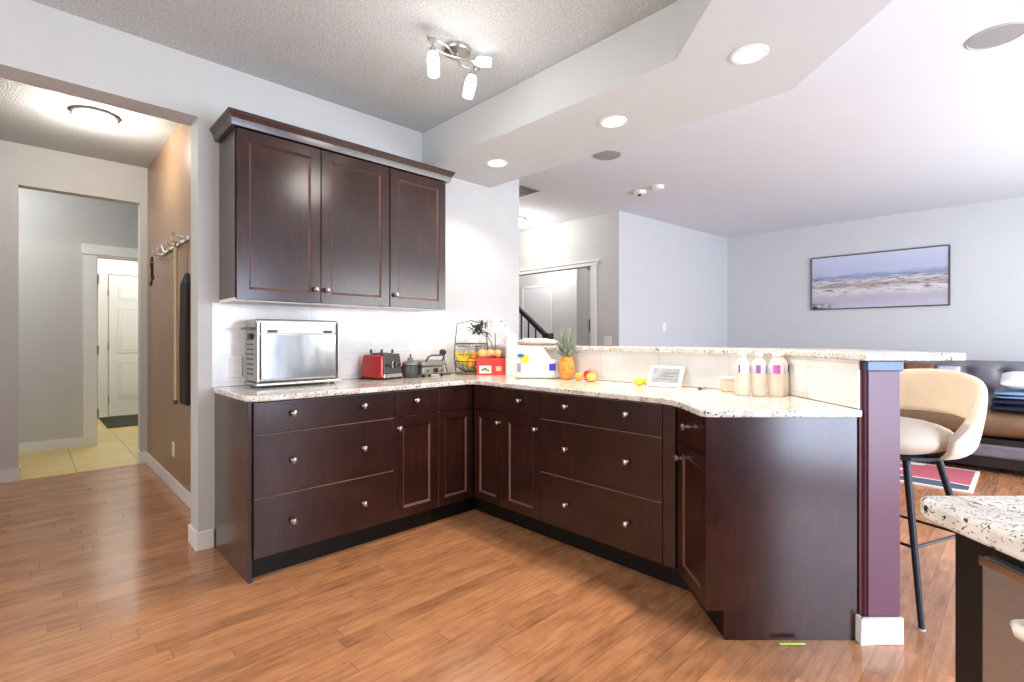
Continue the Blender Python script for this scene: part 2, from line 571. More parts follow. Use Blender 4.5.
# dining walls
struct(G().box(-0.1, 5.2, YP, YP + 0.1, 0, H), 'wall_dining_back', WALLB)
ax, ay, bx_, by_ = -0.270, 3.05, -0.055, YP
struct(G().prism([(ax, ay), (bx_, by_), (bx_ - 0.12, by_ + 0.1), (ax - 0.12, ay + 0.12)], 0, H), 'wall_dining_left', WALLB)
g = G()
jx = -0.676
g.box(jx, ax - 0.001, ay, ay + 0.12, 0, H)
g.box(-3.4, jx, ay, ay + 0.12, 2.115, H)
struct(g, 'wall_landing', WALL)
struct(G().box(-3.4, -3.3, -1.2, 5.9, 0, H), 'wall_landing_left', WALL)
g = G()
g.box(-3.3, -1.84, 4.2, 4.3, 0, H)
g.box(-1.94, -1.84, 4.3, 5.9, 0, H)
struct(g, 'wall_landing_back', WALL)
struct(G().box(-1.84, -0.14, 5.8, 5.9, 0, H), 'wall_landing_closet', WALL)

# baseboards
struct(G().prism([(0.0, -1.392), (0.0, YL), (-0.17, YL), (-0.17, -1.345), (-0.182, -1.345), (-0.182, YL - 0.012), (0.012, YL - 0.012), (0.012, -1.392)], 0, 0.105), 'baseboard_left', WHITE, bevel=0.004)
struct(G().box(XH, -0.182, -1.344, -1.331, 0, 0.10), 'baseboard_hall_side', WHITE, bevel=0.003)
struct(G().box(XH, XH + 0.013, -3.7, yo0, 0, 0.11).box(XH - 0.12, XH + 0.013, yo0, yo0 + 0.012, 0, 0.11)
       .box(XH, XH + 0.013, yo1, -1.345, 0, 0.11).box(XH - 0.12, XH + 0.013, yo1 - 0.012, yo1, 0, 0.11), 'baseboard_hall_far', WHITE, bevel=0.003)
struct(G().box(XB, XB + 0.013, -3.6, -1.715, 0.003, 0.11), 'baseboard_entry', WHITE, bevel=0.003)
# door casing in the entry, hinges on its jamb
g = G()
g.box(XB, XB + 0.02, -1.715, -1.60, 0.003, 2.10)
g.box(XB, XB + 0.02, -0.76, -0.65, 0.003, 2.10)
g.box(XB - 0.001, XB + 0.032, -1.73, -0.63, 2.10, 2.21)
g.box(XB - 0.12, XB + 0.01, -1.615, -1.595, 0.003, 2.10)
g.box(XB - 0.12, XB + 0.01, -0.76, -0.74, 0.003, 2.10)
g.box(XB - 0.12, XB + 0.01, -1.6, -0.75, 2.08, 2.10)
struct(g, 'trim_1', WHITE, bevel=0.003)
hj = thing('hinge_set', 'three steel hinges on the empty white door jamb past the hall', 'hinges', (0, 0, 0))
for z in (0.35, 1.05, 1.83):
    (G().box(XB - 0.03, XB + 0.021, -1.594, -1.588, z - 0.05, z + 0.05).lathe([(0.006, -0.05), (0.006, 0.05)], (XB + 0.024, -1.588, z), 8)
        .build('hinge', NICKEL, hj))

# six-panel white door at the end of the entry
XD = -6.4
dr = thing('door_1', 'white six panel door beyond the hall, above the dark mat', 'door', (XD, -1.277, 0.01), R(90))
dr['kind'] = 'structure'
g = G()
DW, DH = 0.86, 2.12
g.box(0, DW, -0.035, -0.006, 0, DH)
def raised(g, x0, x1, z0, z1):
    g.box(x0, x1, -0.037, -0.035, z0, z1)
    for t, dpt in ((0.0, 0.043),):
        g.box(x0, x1, -dpt, -0.035, z0, z0 + 0.012); g.box(x0, x1, -dpt, -0.035, z1 - 0.012, z1)
        g.box(x0, x0 + 0.012, -dpt, -0.035, z0, z1); g.box(x1 - 0.012, x1, -dpt, -0.035, z0, z1)
    g.box(x0 + 0.035, x1 - 0.035, -0.046, -0.035, z0 + 0.035, z1 - 0.035)
for x0 in (0.115, 0.49):
    for z0, z1 in ((0.26, 0.80), (0.95, 1.62), (1.74, 2.01)):
        raised(g, x0, x0 + 0.26, z0, z1)
g.build('door_leaf', WHITE, dr, bevel=0.003)
for z in (0.25, 1.05, 1.85):
    G().box(-0.012, 0.006, -0.045, -0.036, z - 0.05, z + 0.05).build('hinge', NICKEL, dr)
G().lathe([(0.028, 0), (0.028, 0.008), (0.012, 0.01), (0.012, 0.04), (0.028, 0.05), (0.03, 0.065), (0.02, 0.08), (0.001, 0.085)], (DW - 0.07, -0.035, 0.98), 16, 'y').build('door_knob', NICKEL, dr, smooth=True).scale = (1, 1, 1)
struct(G().box(XD, XD + 0.025, -1.40, -1.285, 0.003, 2.24).box(XD, XD + 0.025, -0.41, -0.30, 0.003, 2.24).box(XD, XD + 0.03, -1.42, -0.28, 2.14, 2.26), 'trim_2', WHITE, bevel=0.003)
MATM = mat('dark_mat', (52, 58, 46), 0.95, var=0.35, vscale=50, bump_s=0.6, bump_scale=200)
tag(G().prism([(-6.25, -1.40), (-5.15, -1.40), (-5.15, -0.62), (-6.25, -0.62)], 0.004, 0.016).build('door_mat', MATM, bevel=0.004), 'dark grey green mat on the tiles before the white six panel door', 'mat')

# casing of the landing opening
g = G()
g.box(jx, jx + 0.075, ay - 0.02, ay, 0, 2.11)
g.box(jx - 0.018, jx, ay - 0.012, ay + 0.13, 0, 2.11)
g.box(-3.3, jx + 0.09, ay - 0.03, ay, 2.11, 2.155)
g.box(-3.3, jx + 0.105, ay - 0.045, ay, 2.155, 2.18)
struct(g, 'trim_3', WHITE, bevel=0.003)
# panel door in the far landing wall
ld = thing('door_2', 'plain white recessed door seen through the landing opening', 'door', (-3.03, 4.2, 0))
ld['kind'] = 'structure'
g = G()
g.box(0.0, 0.66, -0.012, -0.002, 0.0, 2.06)
g.build('door_leaf', mat('door_grey', (214, 214, 216), 0.5, var=0.01), ld, bevel=0.002)
G().box(-0.03, 0, -0.022, -0.001, 0, 2.09).box(0.66, 0.69, -0.022, -0.001, 0, 2.09).box(-0.03, 0.69, -0.022, -0.001, 2.06, 2.09).build('door_frame', WHITE, ld, bevel=0.002)
# sliding door leaf standing in the landing opening with its black pull
sl = thing('door_3', 'edge of the sliding door with a black pull in the landing opening', 'door', (-0.78, 3.10, 0))
sl['kind'] = 'structure'
G().box(0.0, 0.083, -0.018, 0.018, 0.01, 2.10).build('door_leaf', mat('door_slab_grey', (186, 186, 186), 0.5, var=0.01), sl, bevel=0.002)
G().tube([(0.058, -0.02, 1.27), (0.058, -0.045, 1.275), (0.058, -0.045, 1.42), (0.058, -0.02, 1.425)], 0.008).build('door_pull', BLACK, sl)

# ------------------------------------------------------------------ peninsula pony wall + post
PY = 0.56                                  # kitchen face of the pony wall
RW = 1.366                                 # kitchen face of its turned arm
ZL0, ZL1 = 1.097, 1.127                    # bar ledge
d_b = (PY - CY - SA * RW) / CA             # depth at the bend
d_b2 = (PY + 0.12 - CY - SA * (RW + 0.118)) / CA
poly = [(0.001, PY), rd(RW, d_b), rd(RW, 1.962), rd(RW + 0.118, 1.962), rd(RW + 0.118, d_b2), (0.001, PY + 0.12)]
struct(G().prism(poly, 0, ZL0 - 0.001), 'wall_peninsula', mat('peninsula_paint', (116, 70, 82), 0.4, var=0.03))
# tile on both of its runs
t_ = 0.008
struct(G().prism([(0.009, PY - t_), (rd(RW - t_, (PY - t_ - CY - SA * (RW - t_)) / CA)), rd(RW, d_b), (0.009, PY - 0.0005)], 0.907, ZL0 - 0.001), 'backsplash_bar_long', TILEW2)
struct(G().prism([rd(RW - t_, (PY - t_ - CY - SA * (RW - t_)) / CA), rd(RW - 0.0005, d_b), rd(RW - 0.0005, 1.962), rd(RW - t_, 1.962)], 0.907, ZL0 - 0.001), 'backsplash_bar_short', TILEW)
struct(G().box(0.0005, 0.008, -1.402, PY - 0.001, 0.907, 1.385), 'backsplash_left', TILEW)
# post that caps the wall end
ps = thing('end_post', 'mauve painted square post at the open end of the breakfast bar', 'post', (*rd(RW + 0.0, 1.94), 0), YAW)
G().box(0.018, 0.142, 0.0, 0.02, 0, 1.056).box(0.011, 0.018, 0.008, 0.02, 0, 1.056).build('shaft', MAUVE, ps, bevel=0.002)
G().box(0.008, 0.148, -0.010, 0.02, 1.056, 1.0955).build('cap_trim', mat('cap_trim_sky_tint', (44, 80, 112), 0.25, var=0.05), ps, bevel=0.003, label='dark glossy cap trim')  # blue sky reflection painted into the colour of the dark trim
G().box(-0.030, 0.136, -0.014, -0.0005, 0, 0.102).box(-0.030, -0.016, -0.014, 0.02, 0, 0.102).box(0.122, 0.136, -0.0, 0.02, 0, 0.102).build('base_trim', WHITE, ps, bevel=0.003, label='white baseboard block', loc=(0.01, 0, 0))

# ------------------------------------------------------------------ worktops
def arc(cx, cy, r, a0, a1, n=8):
    return [(cx + r * math.cos(R(a0 + (a1 - a0) * i / n)), cy + r * math.sin(R(a0 + (a1 - a0) * i / n))) for i in range(n + 1)]
ZC0, ZC1 = 0.876, 0.905
pts = [(0.009, -1.402)]
pts += arc(0.645 - 0.10, -1.402 + 0.10, 0.10, -90, 0)
# inner corner
pts += arc(0.645 + 0.07, -0.028 - 0.07, 0.07, 180, 90)
# straight run then smooth bend to the 45 degree arm
th = YAW - PI / 2
dirx, diry = SA, -CA                       # towards the open end
rk = 0.735
# intersection of y=-0.028 with r=rk
dk = (-0.028 - CY - SA * rk) / CA
ix, iy = rd(rk, dk)
T1 = (ix - 0.12, iy); T2 = (ix + dirx * 0.12, iy + diry * 0.12)
for i in range(9):
    t = i / 8
    pts.append(((1 - t) ** 2 * T1[0] + 2 * t * (1 - t) * ix + t * t * T2[0], (1 - t) ** 2 * T1[1] + 2 * t * (1 - t) * iy + t * t * T2[1]))
dE = 1.932
rc = 0.035
for i in range(7):
    t = R(180 + 90 * i / 6)
    pts.append(rd(rk + rc + rc * math.cos(t), dE + rc + rc * math.sin(t)))
pts += [rd(RW - t_ - 0.001, dE), rd(RW - t_ - 0.001, (PY - t_ - 0.001 - CY - SA * (RW - t_ - 0.001)) / CA), (0.009, PY - t_ - 0.001)]
wt = G().prism(pts, ZC0, ZC1).build('countertop', GRAN, bevel=0.006)
tag(wt, 'white speckled granite worktop turning the corner over the dark base cabinets', 'countertop')
rl, rr_ = 1.345, 1.73
y0, y1 = 0.52, 0.905
pl = [(0.002, y0), rd(rl, (y0 - CY - SA * rl) / CA), rd(rl, 1.90), rd(rr_, 1.90), rd(rr_, (y1 - CY - SA * rr_) / CA), (0.002, y1)]
bl = G().prism(pl, ZL0, ZL1).build('bar_ledge', GRAN, bevel=0.006)
tag(bl, 'raised speckled granite bar ledge on top of the low peninsula wall', 'bar top')

# ------------------------------------------------------------------ cabinets
def knob_geo(g, x, z, y=0.0):
    g.lathe([(0.009, 0.0), (0.009, -0.003), (0.0055, -0.006), (0.0055, -0.014), (0.012, -0.018), (0.0155, -0.023), (0.0145, -0.029), (0.008, -0.033), (0.001, -0.034)], (x, y, z), 14, 'y')
def knob(parent, x, z, y=-0.0201):
    g = G(); knob_geo(g, x, z, y)
    return g.build('knob', NICKEL, parent, smooth=True)
def slab(parent, name, x0, x1, z0, z1):
    return G().box(x0, x1, -0.020, -0.001, z0, z1 - 0.0021).box(x0 + 0.001, x1 - 0.001, -0.0204, -0.002, z1 - 0.002, z1, mi=1).build(name, [WOOD, TOPHL], parent, bevel=0.0008)
def shaker(g, x0, x1, z0, z1, fr=0.055):
    g.box(x0, x0 + fr, -0.020, -0.001, z0, z1); g.box(x1 - fr, x1, -0.020, -0.001, z0, z1)
    g.box(x0 + fr, x1 - fr, -0.020, -0.001, z0, z0 + fr); g.box(x0 + fr, x1 - fr, -0.020, -0.001, z1 - fr, z1)
    # sloped inner bead and the recessed field
    b = 0.012
    a = (x0 + fr, x1 - fr, z0 + fr, z1 - fr)
    i = (a[0] + b, a[1] - b, a[2] + b, a[3] - b)
    yo, yi = -0.0165, -0.010
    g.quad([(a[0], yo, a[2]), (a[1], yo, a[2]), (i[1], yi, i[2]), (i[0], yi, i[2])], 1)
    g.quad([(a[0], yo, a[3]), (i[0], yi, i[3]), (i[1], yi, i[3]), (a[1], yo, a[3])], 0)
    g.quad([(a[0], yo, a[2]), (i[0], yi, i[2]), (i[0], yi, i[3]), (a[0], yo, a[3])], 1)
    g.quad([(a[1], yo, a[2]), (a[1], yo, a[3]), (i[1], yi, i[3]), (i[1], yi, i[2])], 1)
    g.box(i[0], i[1], yi, -0.002, i[2], i[3])
def door(parent, x0, x1, z0, z1, kx=None, kz=None, fr=0.055, name='door'):
    g = G(); shaker(g, x0, x1, z0, z1, fr)
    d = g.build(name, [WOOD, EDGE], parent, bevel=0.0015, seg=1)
    if kx is not None: knob(d, kx, kz)
    return d
Z1, Z2, ZB, ZT = 0.715, 0.406, 0.115, 0.868
gap = 0.002
XL = 0.60    # carcass front; fronts stand 2 cm proud
def drawers(parent, wdt, kxs):
    for z0, z1, nm in ((Z1 + gap, ZT, 'top'), (Z2 + gap, Z1 - gap, 'mid'), (ZB, Z2 - gap, 'low')):
        dw = slab(parent, 'drawer', gap, wdt - gap, z0, z1)
        kz = {'top': 0.804, 'mid': 0.567, 'low': 0.259}[nm]
        for kx_ in kxs: knob(dw, kx_, kz)
def carcass(parent, wdt, depth, left_end=False):
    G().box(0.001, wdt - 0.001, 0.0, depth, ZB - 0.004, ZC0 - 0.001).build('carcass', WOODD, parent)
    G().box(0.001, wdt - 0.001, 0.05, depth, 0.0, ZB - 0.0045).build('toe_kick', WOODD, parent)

# left run, fronts face +x
c1 = thing('base_cabinet', 'dark base cabinet with three wide drawers at the hall end of the counter', 'cabinet', (XL, -1.372, 0), R(90), 'dark base cabinets')
carcass(c1, 0.771, XL - 0.004)
G().box(-0.018, 0.0, -0.002, XL - 0.004, 0.0, ZC0 - 0.001).build('end_panel', WOOD, c1, bevel=0.001)
drawers(c1, 0.771, (0.185, 0.573))
c2 = thing('base_cabinet', 'narrow dark base cabinet with one drawer over one panelled door, left of the corner', 'cabinet', (XL, -0.601, 0), R(90), 'dark base cabinets')
carcass(c2, 0.312, XL - 0.004)
dw = slab(c2, 'drawer', gap, 0.312 - gap, Z1 + gap, ZT); knob(dw, 0.147, 0.804)
door(c2, gap, 0.312 - gap, ZB, Z1 - gap, 0.026, 0.65)
# corner cabinet with a folding pair of leaves
c3 = thing('corner_cabinet', 'dark corner base cabinet with two narrow panelled leaves meeting in the inside corner', 'cabinet', (0, 0, 0), 0)
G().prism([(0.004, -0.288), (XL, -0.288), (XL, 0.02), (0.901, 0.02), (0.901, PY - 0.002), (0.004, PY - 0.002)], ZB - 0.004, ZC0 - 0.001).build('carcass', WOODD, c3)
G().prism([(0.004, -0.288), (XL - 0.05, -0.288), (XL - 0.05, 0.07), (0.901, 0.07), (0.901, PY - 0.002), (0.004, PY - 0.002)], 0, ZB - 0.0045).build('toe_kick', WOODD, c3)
def part_empty_door(parent, loc, rz, x0, x1, z0, z1, kx=None, kz=None, flat=False):
    g = G()
    if flat: g.box(x0, x1, -0.020, -0.001, z0, z1)
    else: shaker(g, x0, x1, z0, z1, 0.05)
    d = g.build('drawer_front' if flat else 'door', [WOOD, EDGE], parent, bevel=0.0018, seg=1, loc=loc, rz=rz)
    if kx is not None: knob(d, kx, kz)
    return d
part_empty_door(c3, (XL, -0.289, 0), R(90), gap, 0.284, Z1 + gap, ZT, flat=True)
part_empty_door(c3, (XL, -0.289, 0), R(90), gap, 0.284, ZB, Z1 - gap)
part_empty_door(c3, (0.626, 0.02, 0), 0, gap, 0.276 - gap, Z1 + gap, ZT, flat=True)
part_empty_door(c3, (0.626, 0.02, 0), 0, gap, 0.276 - gap, ZB, Z1 - gap, 0.25, 0.648)
# peninsula run, fronts face -y
DP = PY - 0.022
c4 = thing('base_cabinet', 'narrow dark base cabinet with one drawer over one panelled door, right of the corner', 'cabinet', (0.902, 0.02, 0), 0, 'dark base cabinets')
carcass(c4, 0.325, DP)
dw = slab(c4, 'drawer', gap, 0.325 - gap, Z1 + gap, ZT); knob(dw, 0.163, 0.804)
door(c4, gap, 0.325 - gap, ZB, Z1 - gap, 0.297, 0.648)
c5 = thing('base_cabinet', 'dark base cabinet with three wide drawers in the peninsula', 'cabinet', (1.228, 0.02, 0), 0, 'dark base cabinets')
carcass(c5, 0.784, DP)
drawers(c5, 0.784, (0.2, 0.592))
# angled end cabinet
RP = 0.76
de = 1.957
bx0 = rd(RP + 0.02, (0.02 - CY - SA * (RP + 0.02)) / CA)
c6 = thing('end_cabinet', 'dark angled cabinet closing the peninsula with a tall flat end panel', 'cabinet', (0, 0, 0))
back_r = RW - 0.004
db_ = (PY - 0.002 - CY - SA * back_r) / CA
body = [(2.014, 0.02), bx0, rd(RP + 0.02, de + 0.02), rd(back_r, de + 0.02), rd(back_r, db_), (2.014, PY - 0.002)]
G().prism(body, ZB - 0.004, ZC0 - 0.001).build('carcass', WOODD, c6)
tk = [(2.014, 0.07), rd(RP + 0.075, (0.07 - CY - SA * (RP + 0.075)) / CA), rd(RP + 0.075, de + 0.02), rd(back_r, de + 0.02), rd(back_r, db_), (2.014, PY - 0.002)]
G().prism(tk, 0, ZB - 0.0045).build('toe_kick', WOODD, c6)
G().box(2.014, 2.076, 0.0, 0.019, ZB, ZT).build('filler_strip', WOOD, c6, bevel=0.001)
# door and drawer on the angled face: local x runs towards the open end
far_d = 2.292
ang = YAW - PI / 2
ox, oy = rd(RP + 0.02, far_d)
fw = far_d - (de + 0.004)
d1 = part_empty_door(c6, (ox, oy, 0), ang, 0.004, fw - 0.004, Z1 + gap, ZT, fw * 0.42, 0.80, flat=True)
d1.name = 'drawer'
part_empty_door(c6, (ox, oy, 0), ang, 0.004, fw - 0.004, ZB, Z1 - gap, 0.05, 0.645)
# end panel with the toe notch, faces the camera side
ex, ey = rd(RP, de)
g = G()
wp = 1.352 - RP
prof = [(0.0, ZB), (0.0, ZC0 - 0.001), (wp, ZC0 - 0.001), (wp, 0.0), (0.072, 0.0), (0.072, ZB)]
n = len(prof)
a_ = [g.bm.verts.new((x, 0.0, z)) for x, z in prof]; b_ = [g.bm.verts.new((x, 0.018, z)) for x, z in prof]
g.bm.faces.new(a_); g.bm.faces.new(b_[::-1])
for i in range(n): g.bm.faces.new([a_[i], b_[i], b_[(i + 1) % n], a_[(i + 1) % n]])
g.build('end_panel', WOOD, c6, bevel=0.001, loc=(ex, ey, 0), rz=YAW)

# upper cabinets
XU = 0.30
ZU, ZUT = 1.388, 2.296
def upper(y0, y1, label, leaves, knobs):
    c = thing('wall_cabinet', label, 'cabinet', (XU, y0, 0), R(90), 'dark wall cabinets')
    wd = y1 - y0
    G().box(0.0005, wd - 0.0005, 0.0, XU - 0.001, ZU + 0.012, ZUT).build('carcass', WOOD, c, bevel=0.001)
    G().box(0.0005, wd - 0.0005, 0.004, XU - 0.009, ZU - 0.006, ZU + 0.0115).build('underside', WHITE, c, label='white underside board')
    for (a, b), k in zip(leaves, knobs):
        door(c, a, b, ZU, ZUT - 0.004, k, 1.467, fr=0.058)
    return c
upper(-1.367, -0.456, 'dark wall cabinet with two panelled doors above the steel oven', [(0.006, 0.453), (0.458, 0.908)], [0.42, 0.488])
upper(-0.455, -0.004, 'dark wall cabinet with a single panelled door, next to the bare wall', [(0.003, 0.447)], [0.04])
# crown moulding over both
g = G()
ya, yb = -1.367, -0.004
prof = [(0.0, 2.297), (0.022, 2.297), (0.026, 2.312), (0.030, 2.330), (0.038, 2.344), (0.044, 2.354), (0.047, 2.360), (0.047, 2.368), (0.0, 2.368)]
rr2 = []
for off, z in prof:
    rr2.append([(0.001, ya - off, z), (XU + 0.018 + off, ya - off, z), (XU + 0.018 + off, yb + off, z), (0.001, yb + off, z)])
# inner ring path: build closed loops of the profile per corner
lo = [[(0.001, ya - off, z) for off, z in prof], [(XU + 0.018 + off, ya - off, z) for off, z in prof],
      [(XU + 0.018 + off, yb + off, z) for off, z in prof], [(0.001, yb + off, z) for off, z in prof]]
g.rings(lo)
g.box(0.001, XU + 0.017, ya + 0.001, yb - 0.001, 2.298, 2.335)
tag(g.build('crown_moulding', WOOD), 'stepped dark crown moulding along the top of the wall cabinets', 'moulding')

# ------------------------------------------------------------------ island
isl = thing('kitchen_island', 'black island base with a stainless dishwasher front, beside the open floor', 'island', (*rd(0.74, 0.835), 0), YAW)
G().box(0.0, 0.9, -1.7, 0.0, 0.0, 0.874).build('cabinet_body', mat('island_black', (8, 8, 9), 0.45, var=0.1), isl, bevel=0.002)
dwsh = G().box(-0.022, -0.001, -0.66, -0.070, 0.10, 0.852).build('dishwasher_front', STEEL, isl, bevel=0.004)
G().box(-0.026, -0.0222, -0.66, -0.070, 0.838, 0.8515).build('top_strip', CHROME, dwsh, bevel=0.001)
G().tube([(-0.024, -0.155, 0.79), (-0.05, -0.155, 0.79), (-0.058, -0.165, 0.79), (-0.058, -0.56, 0.79), (-0.05, -0.57, 0.79), (-0.024, -0.57, 0.79)], 0.010, 10).build('handle', OFFW, dwsh, smooth=True, label='pale bar handle')
ic = []
r0, d0, r1_, d1_ = 0.700, 0.876, 1.66, -0.9
for i in range(7):
    t = R(180 - 90 * i / 6)
    ic.append(rd(r0 + 0.03 + 0.03 * math.cos(t), d0 - 0.03 + 0.03 * math.sin(t)))
ic += [rd(r1_, d0), rd(r1_, d1_), rd(r0, d1_)]
tag(G().prism(ic, 0.8745, 0.910).build('island_countertop', GRAN, bevel=0.009, seg=3), 'speckled granite island top with a rounded corner above the dishwasher', 'countertop')

# ------------------------------------------------------------------ ceiling fixtures
def downlight(x, y, label, z=HS, pw=1.0):
    t = thing('recessed_light', label, 'ceiling light', (x, y, z), 0, 'recessed lights in the soffit')
    G().lathe([(0.082, -0.0005), (0.082, -0.004), (0.074, -0.008), (0.064, -0.006), (0.062, -0.0005)], (0, 0, 0), 28).build('trim_ring', WHITE, t, smooth=True)
    G().lathe([(0.0605, -0.0006), (0.0605, -0.004), (0.03, -0.005), (0.001, -0.005)], (0, 0, 0), 28).build('lamp', LAMPE, t)
    spot('downlight_glow', (x, y, z - 0.03), DL * pw, (1.0, 0.84, 0.66), 125, 0.5, 0.05)
DL = 85
downlight(2.332, 0.199, 'largest lit round recessed light, at the bend of the soffit')
downlight(1.495, 0.351, 'middle lit round recessed light between the two others in the soffit')
downlight(0.493, 0.331, 'smallest lit round recessed light, beside the top of the dark wall cabinets', pw=0.32)
GRIL = mat('speaker_grille', (150, 152, 154), 0.7, var=0.08, vscale=120)
def speaker(x, y, label, r):
    t = thing('ceiling_speaker', label, 'speaker', (x, y, H), 0, 'round speakers in the dining ceiling')
    G().lathe([(r, -0.0005), (r, -0.005), (r - 0.008, -0.007), (r - 0.012, -0.0005)], (0, 0, 0), 32).build('rim', mat('speaker_rim', (178, 180, 182), 0.5, var=0.02), t, smooth=True)
    G().lathe([(r - 0.0125, -0.0006), (r - 0.0125, -0.005), (0.001, -0.006)], (0, 0, 0), 32).build('grille', GRIL, t)
speaker(0.715, 1.40, 'small grey round ceiling speaker between the soffit and the smoke alarms', 0.12)
speaker(3.10, 1.444, 'large grey round ceiling speaker in the upper corner of the dining ceiling', 0.12)
def alarm(x, y, r, label, lens=True):
    t = thing('smoke_alarm', label, 'smoke alarm', (x, y, H), 0, 'alarms on the dining ceiling')
    G().lathe([(r, -0.0005), (r, -0.02), (r * 0.85, -0.034), (r * 0.45, -0.040), (0.001, -0.041)], (0, 0, 0), 24).build('housing', OFFW, t, smooth=True)
    if lens: G().lathe([(0.018, -0.040), (0.016, -0.055), (0.001, -0.057)], (0.0, -0.01, 0), 14).build('sensor', BLACK, t, smooth=True)
alarm(0.348, 2.522, 0.065, 'white smoke alarm with a dark sensor on the dining ceiling')
alarm(0.571, 2.501, 0.06, 'plain white flat alarm beside the one with the dark sensor', False)
vt = thing('ceiling_vent', 'grey louvred ceiling vent half hidden behind the end of the kitchen wall', 'vent', (-0.54, 1.62, H))
G().box(-0.16, 0.16, -0.14, 0.14, -0.006, -0.0005).build('frame', mat('vent_grey', (150, 150, 150), 0.6, var=0.03), vt)
g = G()
for k in range(7): g.box(-0.145, 0.145, -0.12 + k * 0.036, -0.12 + k * 0.036 + 0.012, -0.012, -0.0065)
g.build('louvres', mat('vent_dark', (96, 96, 98), 0.6, var=0.03), vt)
lt = thing('flush_ceiling_light', 'lit flush ceiling light beyond the kitchen wall over the landing', 'ceiling light', (-1.48, 2.42, H))
G().lathe([(0.17, -0.0005), (0.17, -0.02), (0.16, -0.022)], (0, 0, 0), 28).build('base_ring', NICKEL, lt, smooth=True)
G().lathe([(0.155, -0.0225), (0.15, -0.05), (0.11, -0.08), (0.05, -0.095), (0.001, -0.097)], (0, 0, 0), 28).build('glass_shade', LAMPE, lt, smooth=True)
point('landing_glow', (-1.48, 2.42, H - 0.16), 32, (1.0, 0.95, 0.86), 0.1)
hl = thing('flush_ceiling_light', 'lit flush light on the textured hall ceiling', 'ceiling light', (-1.48, -1.80, HH))
G().lathe([(0.14, -0.0005), (0.14, -0.02), (0.13, -0.022)], (0, 0, 0), 28).build('base_ring', NICKEL, hl, smooth=True)
G().lathe([(0.125, -0.0225), (0.12, -0.045), (0.08, -0.065), (0.001, -0.075)], (0, 0, 0), 28).build('glass_shade', LAMPE, hl, smooth=True)
point('hall_glow', (-1.48, -1.80, HH - 0.15), 30, (1.0, 0.93, 0.82), 0.08)
el = thing('flush_ceiling_light', 'lit flush light in the entry past the empty white door jamb', 'ceiling light', (-5.2, -1.0, HH))
G().lathe([(0.14, -0.0005), (0.14, -0.02), (0.13, -0.022)], (0, 0, 0), 28).build('base_ring', NICKEL, el, smooth=True)
G().lathe([(0.125, -0.0225), (0.12, -0.045), (0.08, -0.065), (0.001, -0.075)], (0, 0, 0), 28).build('glass_shade', LAMPE, el, smooth=True)
point('entry_glow', (-5.2, -1.0, HH - 0.15), 60, (1.0, 0.95, 0.86), 0.1)

point('landing_room_fill', (-2.2, 3.7, H - 0.25), 30, (1.0, 0.97, 0.92), 0.12)  # added fill lamp without a fixture, brightens the room behind the landing opening
point('landing_closet_fill', (-1.0, 5.0, H - 0.3), 14, (1.0, 0.97, 0.92), 0.12)  # added unseen point light, lifts the otherwise unlit closet walls
point('hall_passage_fill', (-3.2, -2.7, HH - 0.2), 26, (1.0, 0.97, 0.92), 0.1)  # added lamp without a fixture, brightens the wall past the hall opening
# track light on the kitchen ceiling
tx, ty = rd(-0.298, 2.70)
tr = thing('track_light', 'nickel ceiling light with a wavy bar and frosted glass shades', 'ceiling light', (tx, ty, H), YAW)
G().lathe([(0.076, -0.0005), (0.076, -0.012), (0.070, -0.022), (0.045, -0.028), (0.012, -0.030), (0.012, -0.042), (0.001, -0.043)], (0, 0, 0), 28).build('canopy', NICKEL, tr, smooth=True)
A_t, B_t = Vector((-0.125, -0.205, -0.055)), Vector((0.115, 0.045, -0.090))
pd = Vector((-(B_t - A_t).y, (B_t - A_t).x, 0)).normalized()
for sgn in (-1, 1):
    pts = []
    for i in range(21):
        t = i / 20
        p = A_t.lerp(B_t, t) + pd * 0.030 * sgn * math.sin(2 * PI * t) + Vector((0, 0, -0.012 * math.sin(PI * t)))
        pts.append(p)
    G().tube(pts, 0.0055, 8).build('bar', NICKEL, tr, smooth=True)
G().tube([(0, 0, -0.04), (-0.01, -0.06, -0.075)], 0.008).build('stem', NICKEL, tr)
def shade(px, py, pz, tilt, tdir, L=0.115, r=0.031):
    ax = Vector((math.sin(tilt) * math.cos(tdir), math.sin(tilt) * math.sin(tdir), -math.cos(tilt)))
    p = Vector((px, py, pz))
    G().tube([p - ax * 0.03, p, p + ax * 0.012], 0.006).tube([p + ax * 0.008, p + ax * 0.03], 0.017, 14).build('socket', NICKEL, tr, smooth=True)
    gs = [p + ax * (0.030 + L * k / 6) for k in range(7)]
    G().tube(gs, [r * 0.72, r * 0.92, r, r, r * 0.98, r * 0.95, r * 0.90], 18).build('glass_shade', SHADEE, tr, smooth=True)
shade(-0.100, -0.190, -0.098, R(2), 0)
shade(0.088, 0.01, -0.112, R(12), R(180))
shade(0.075, 0.02, -0.052, R(82), R(-5), 0.08, 0.026)
gx, gy = rd(-0.3, 2.5)
point('track_glow', (gx, gy, H - 0.42), 8, (1.0, 0.95, 0.88), 0.12)

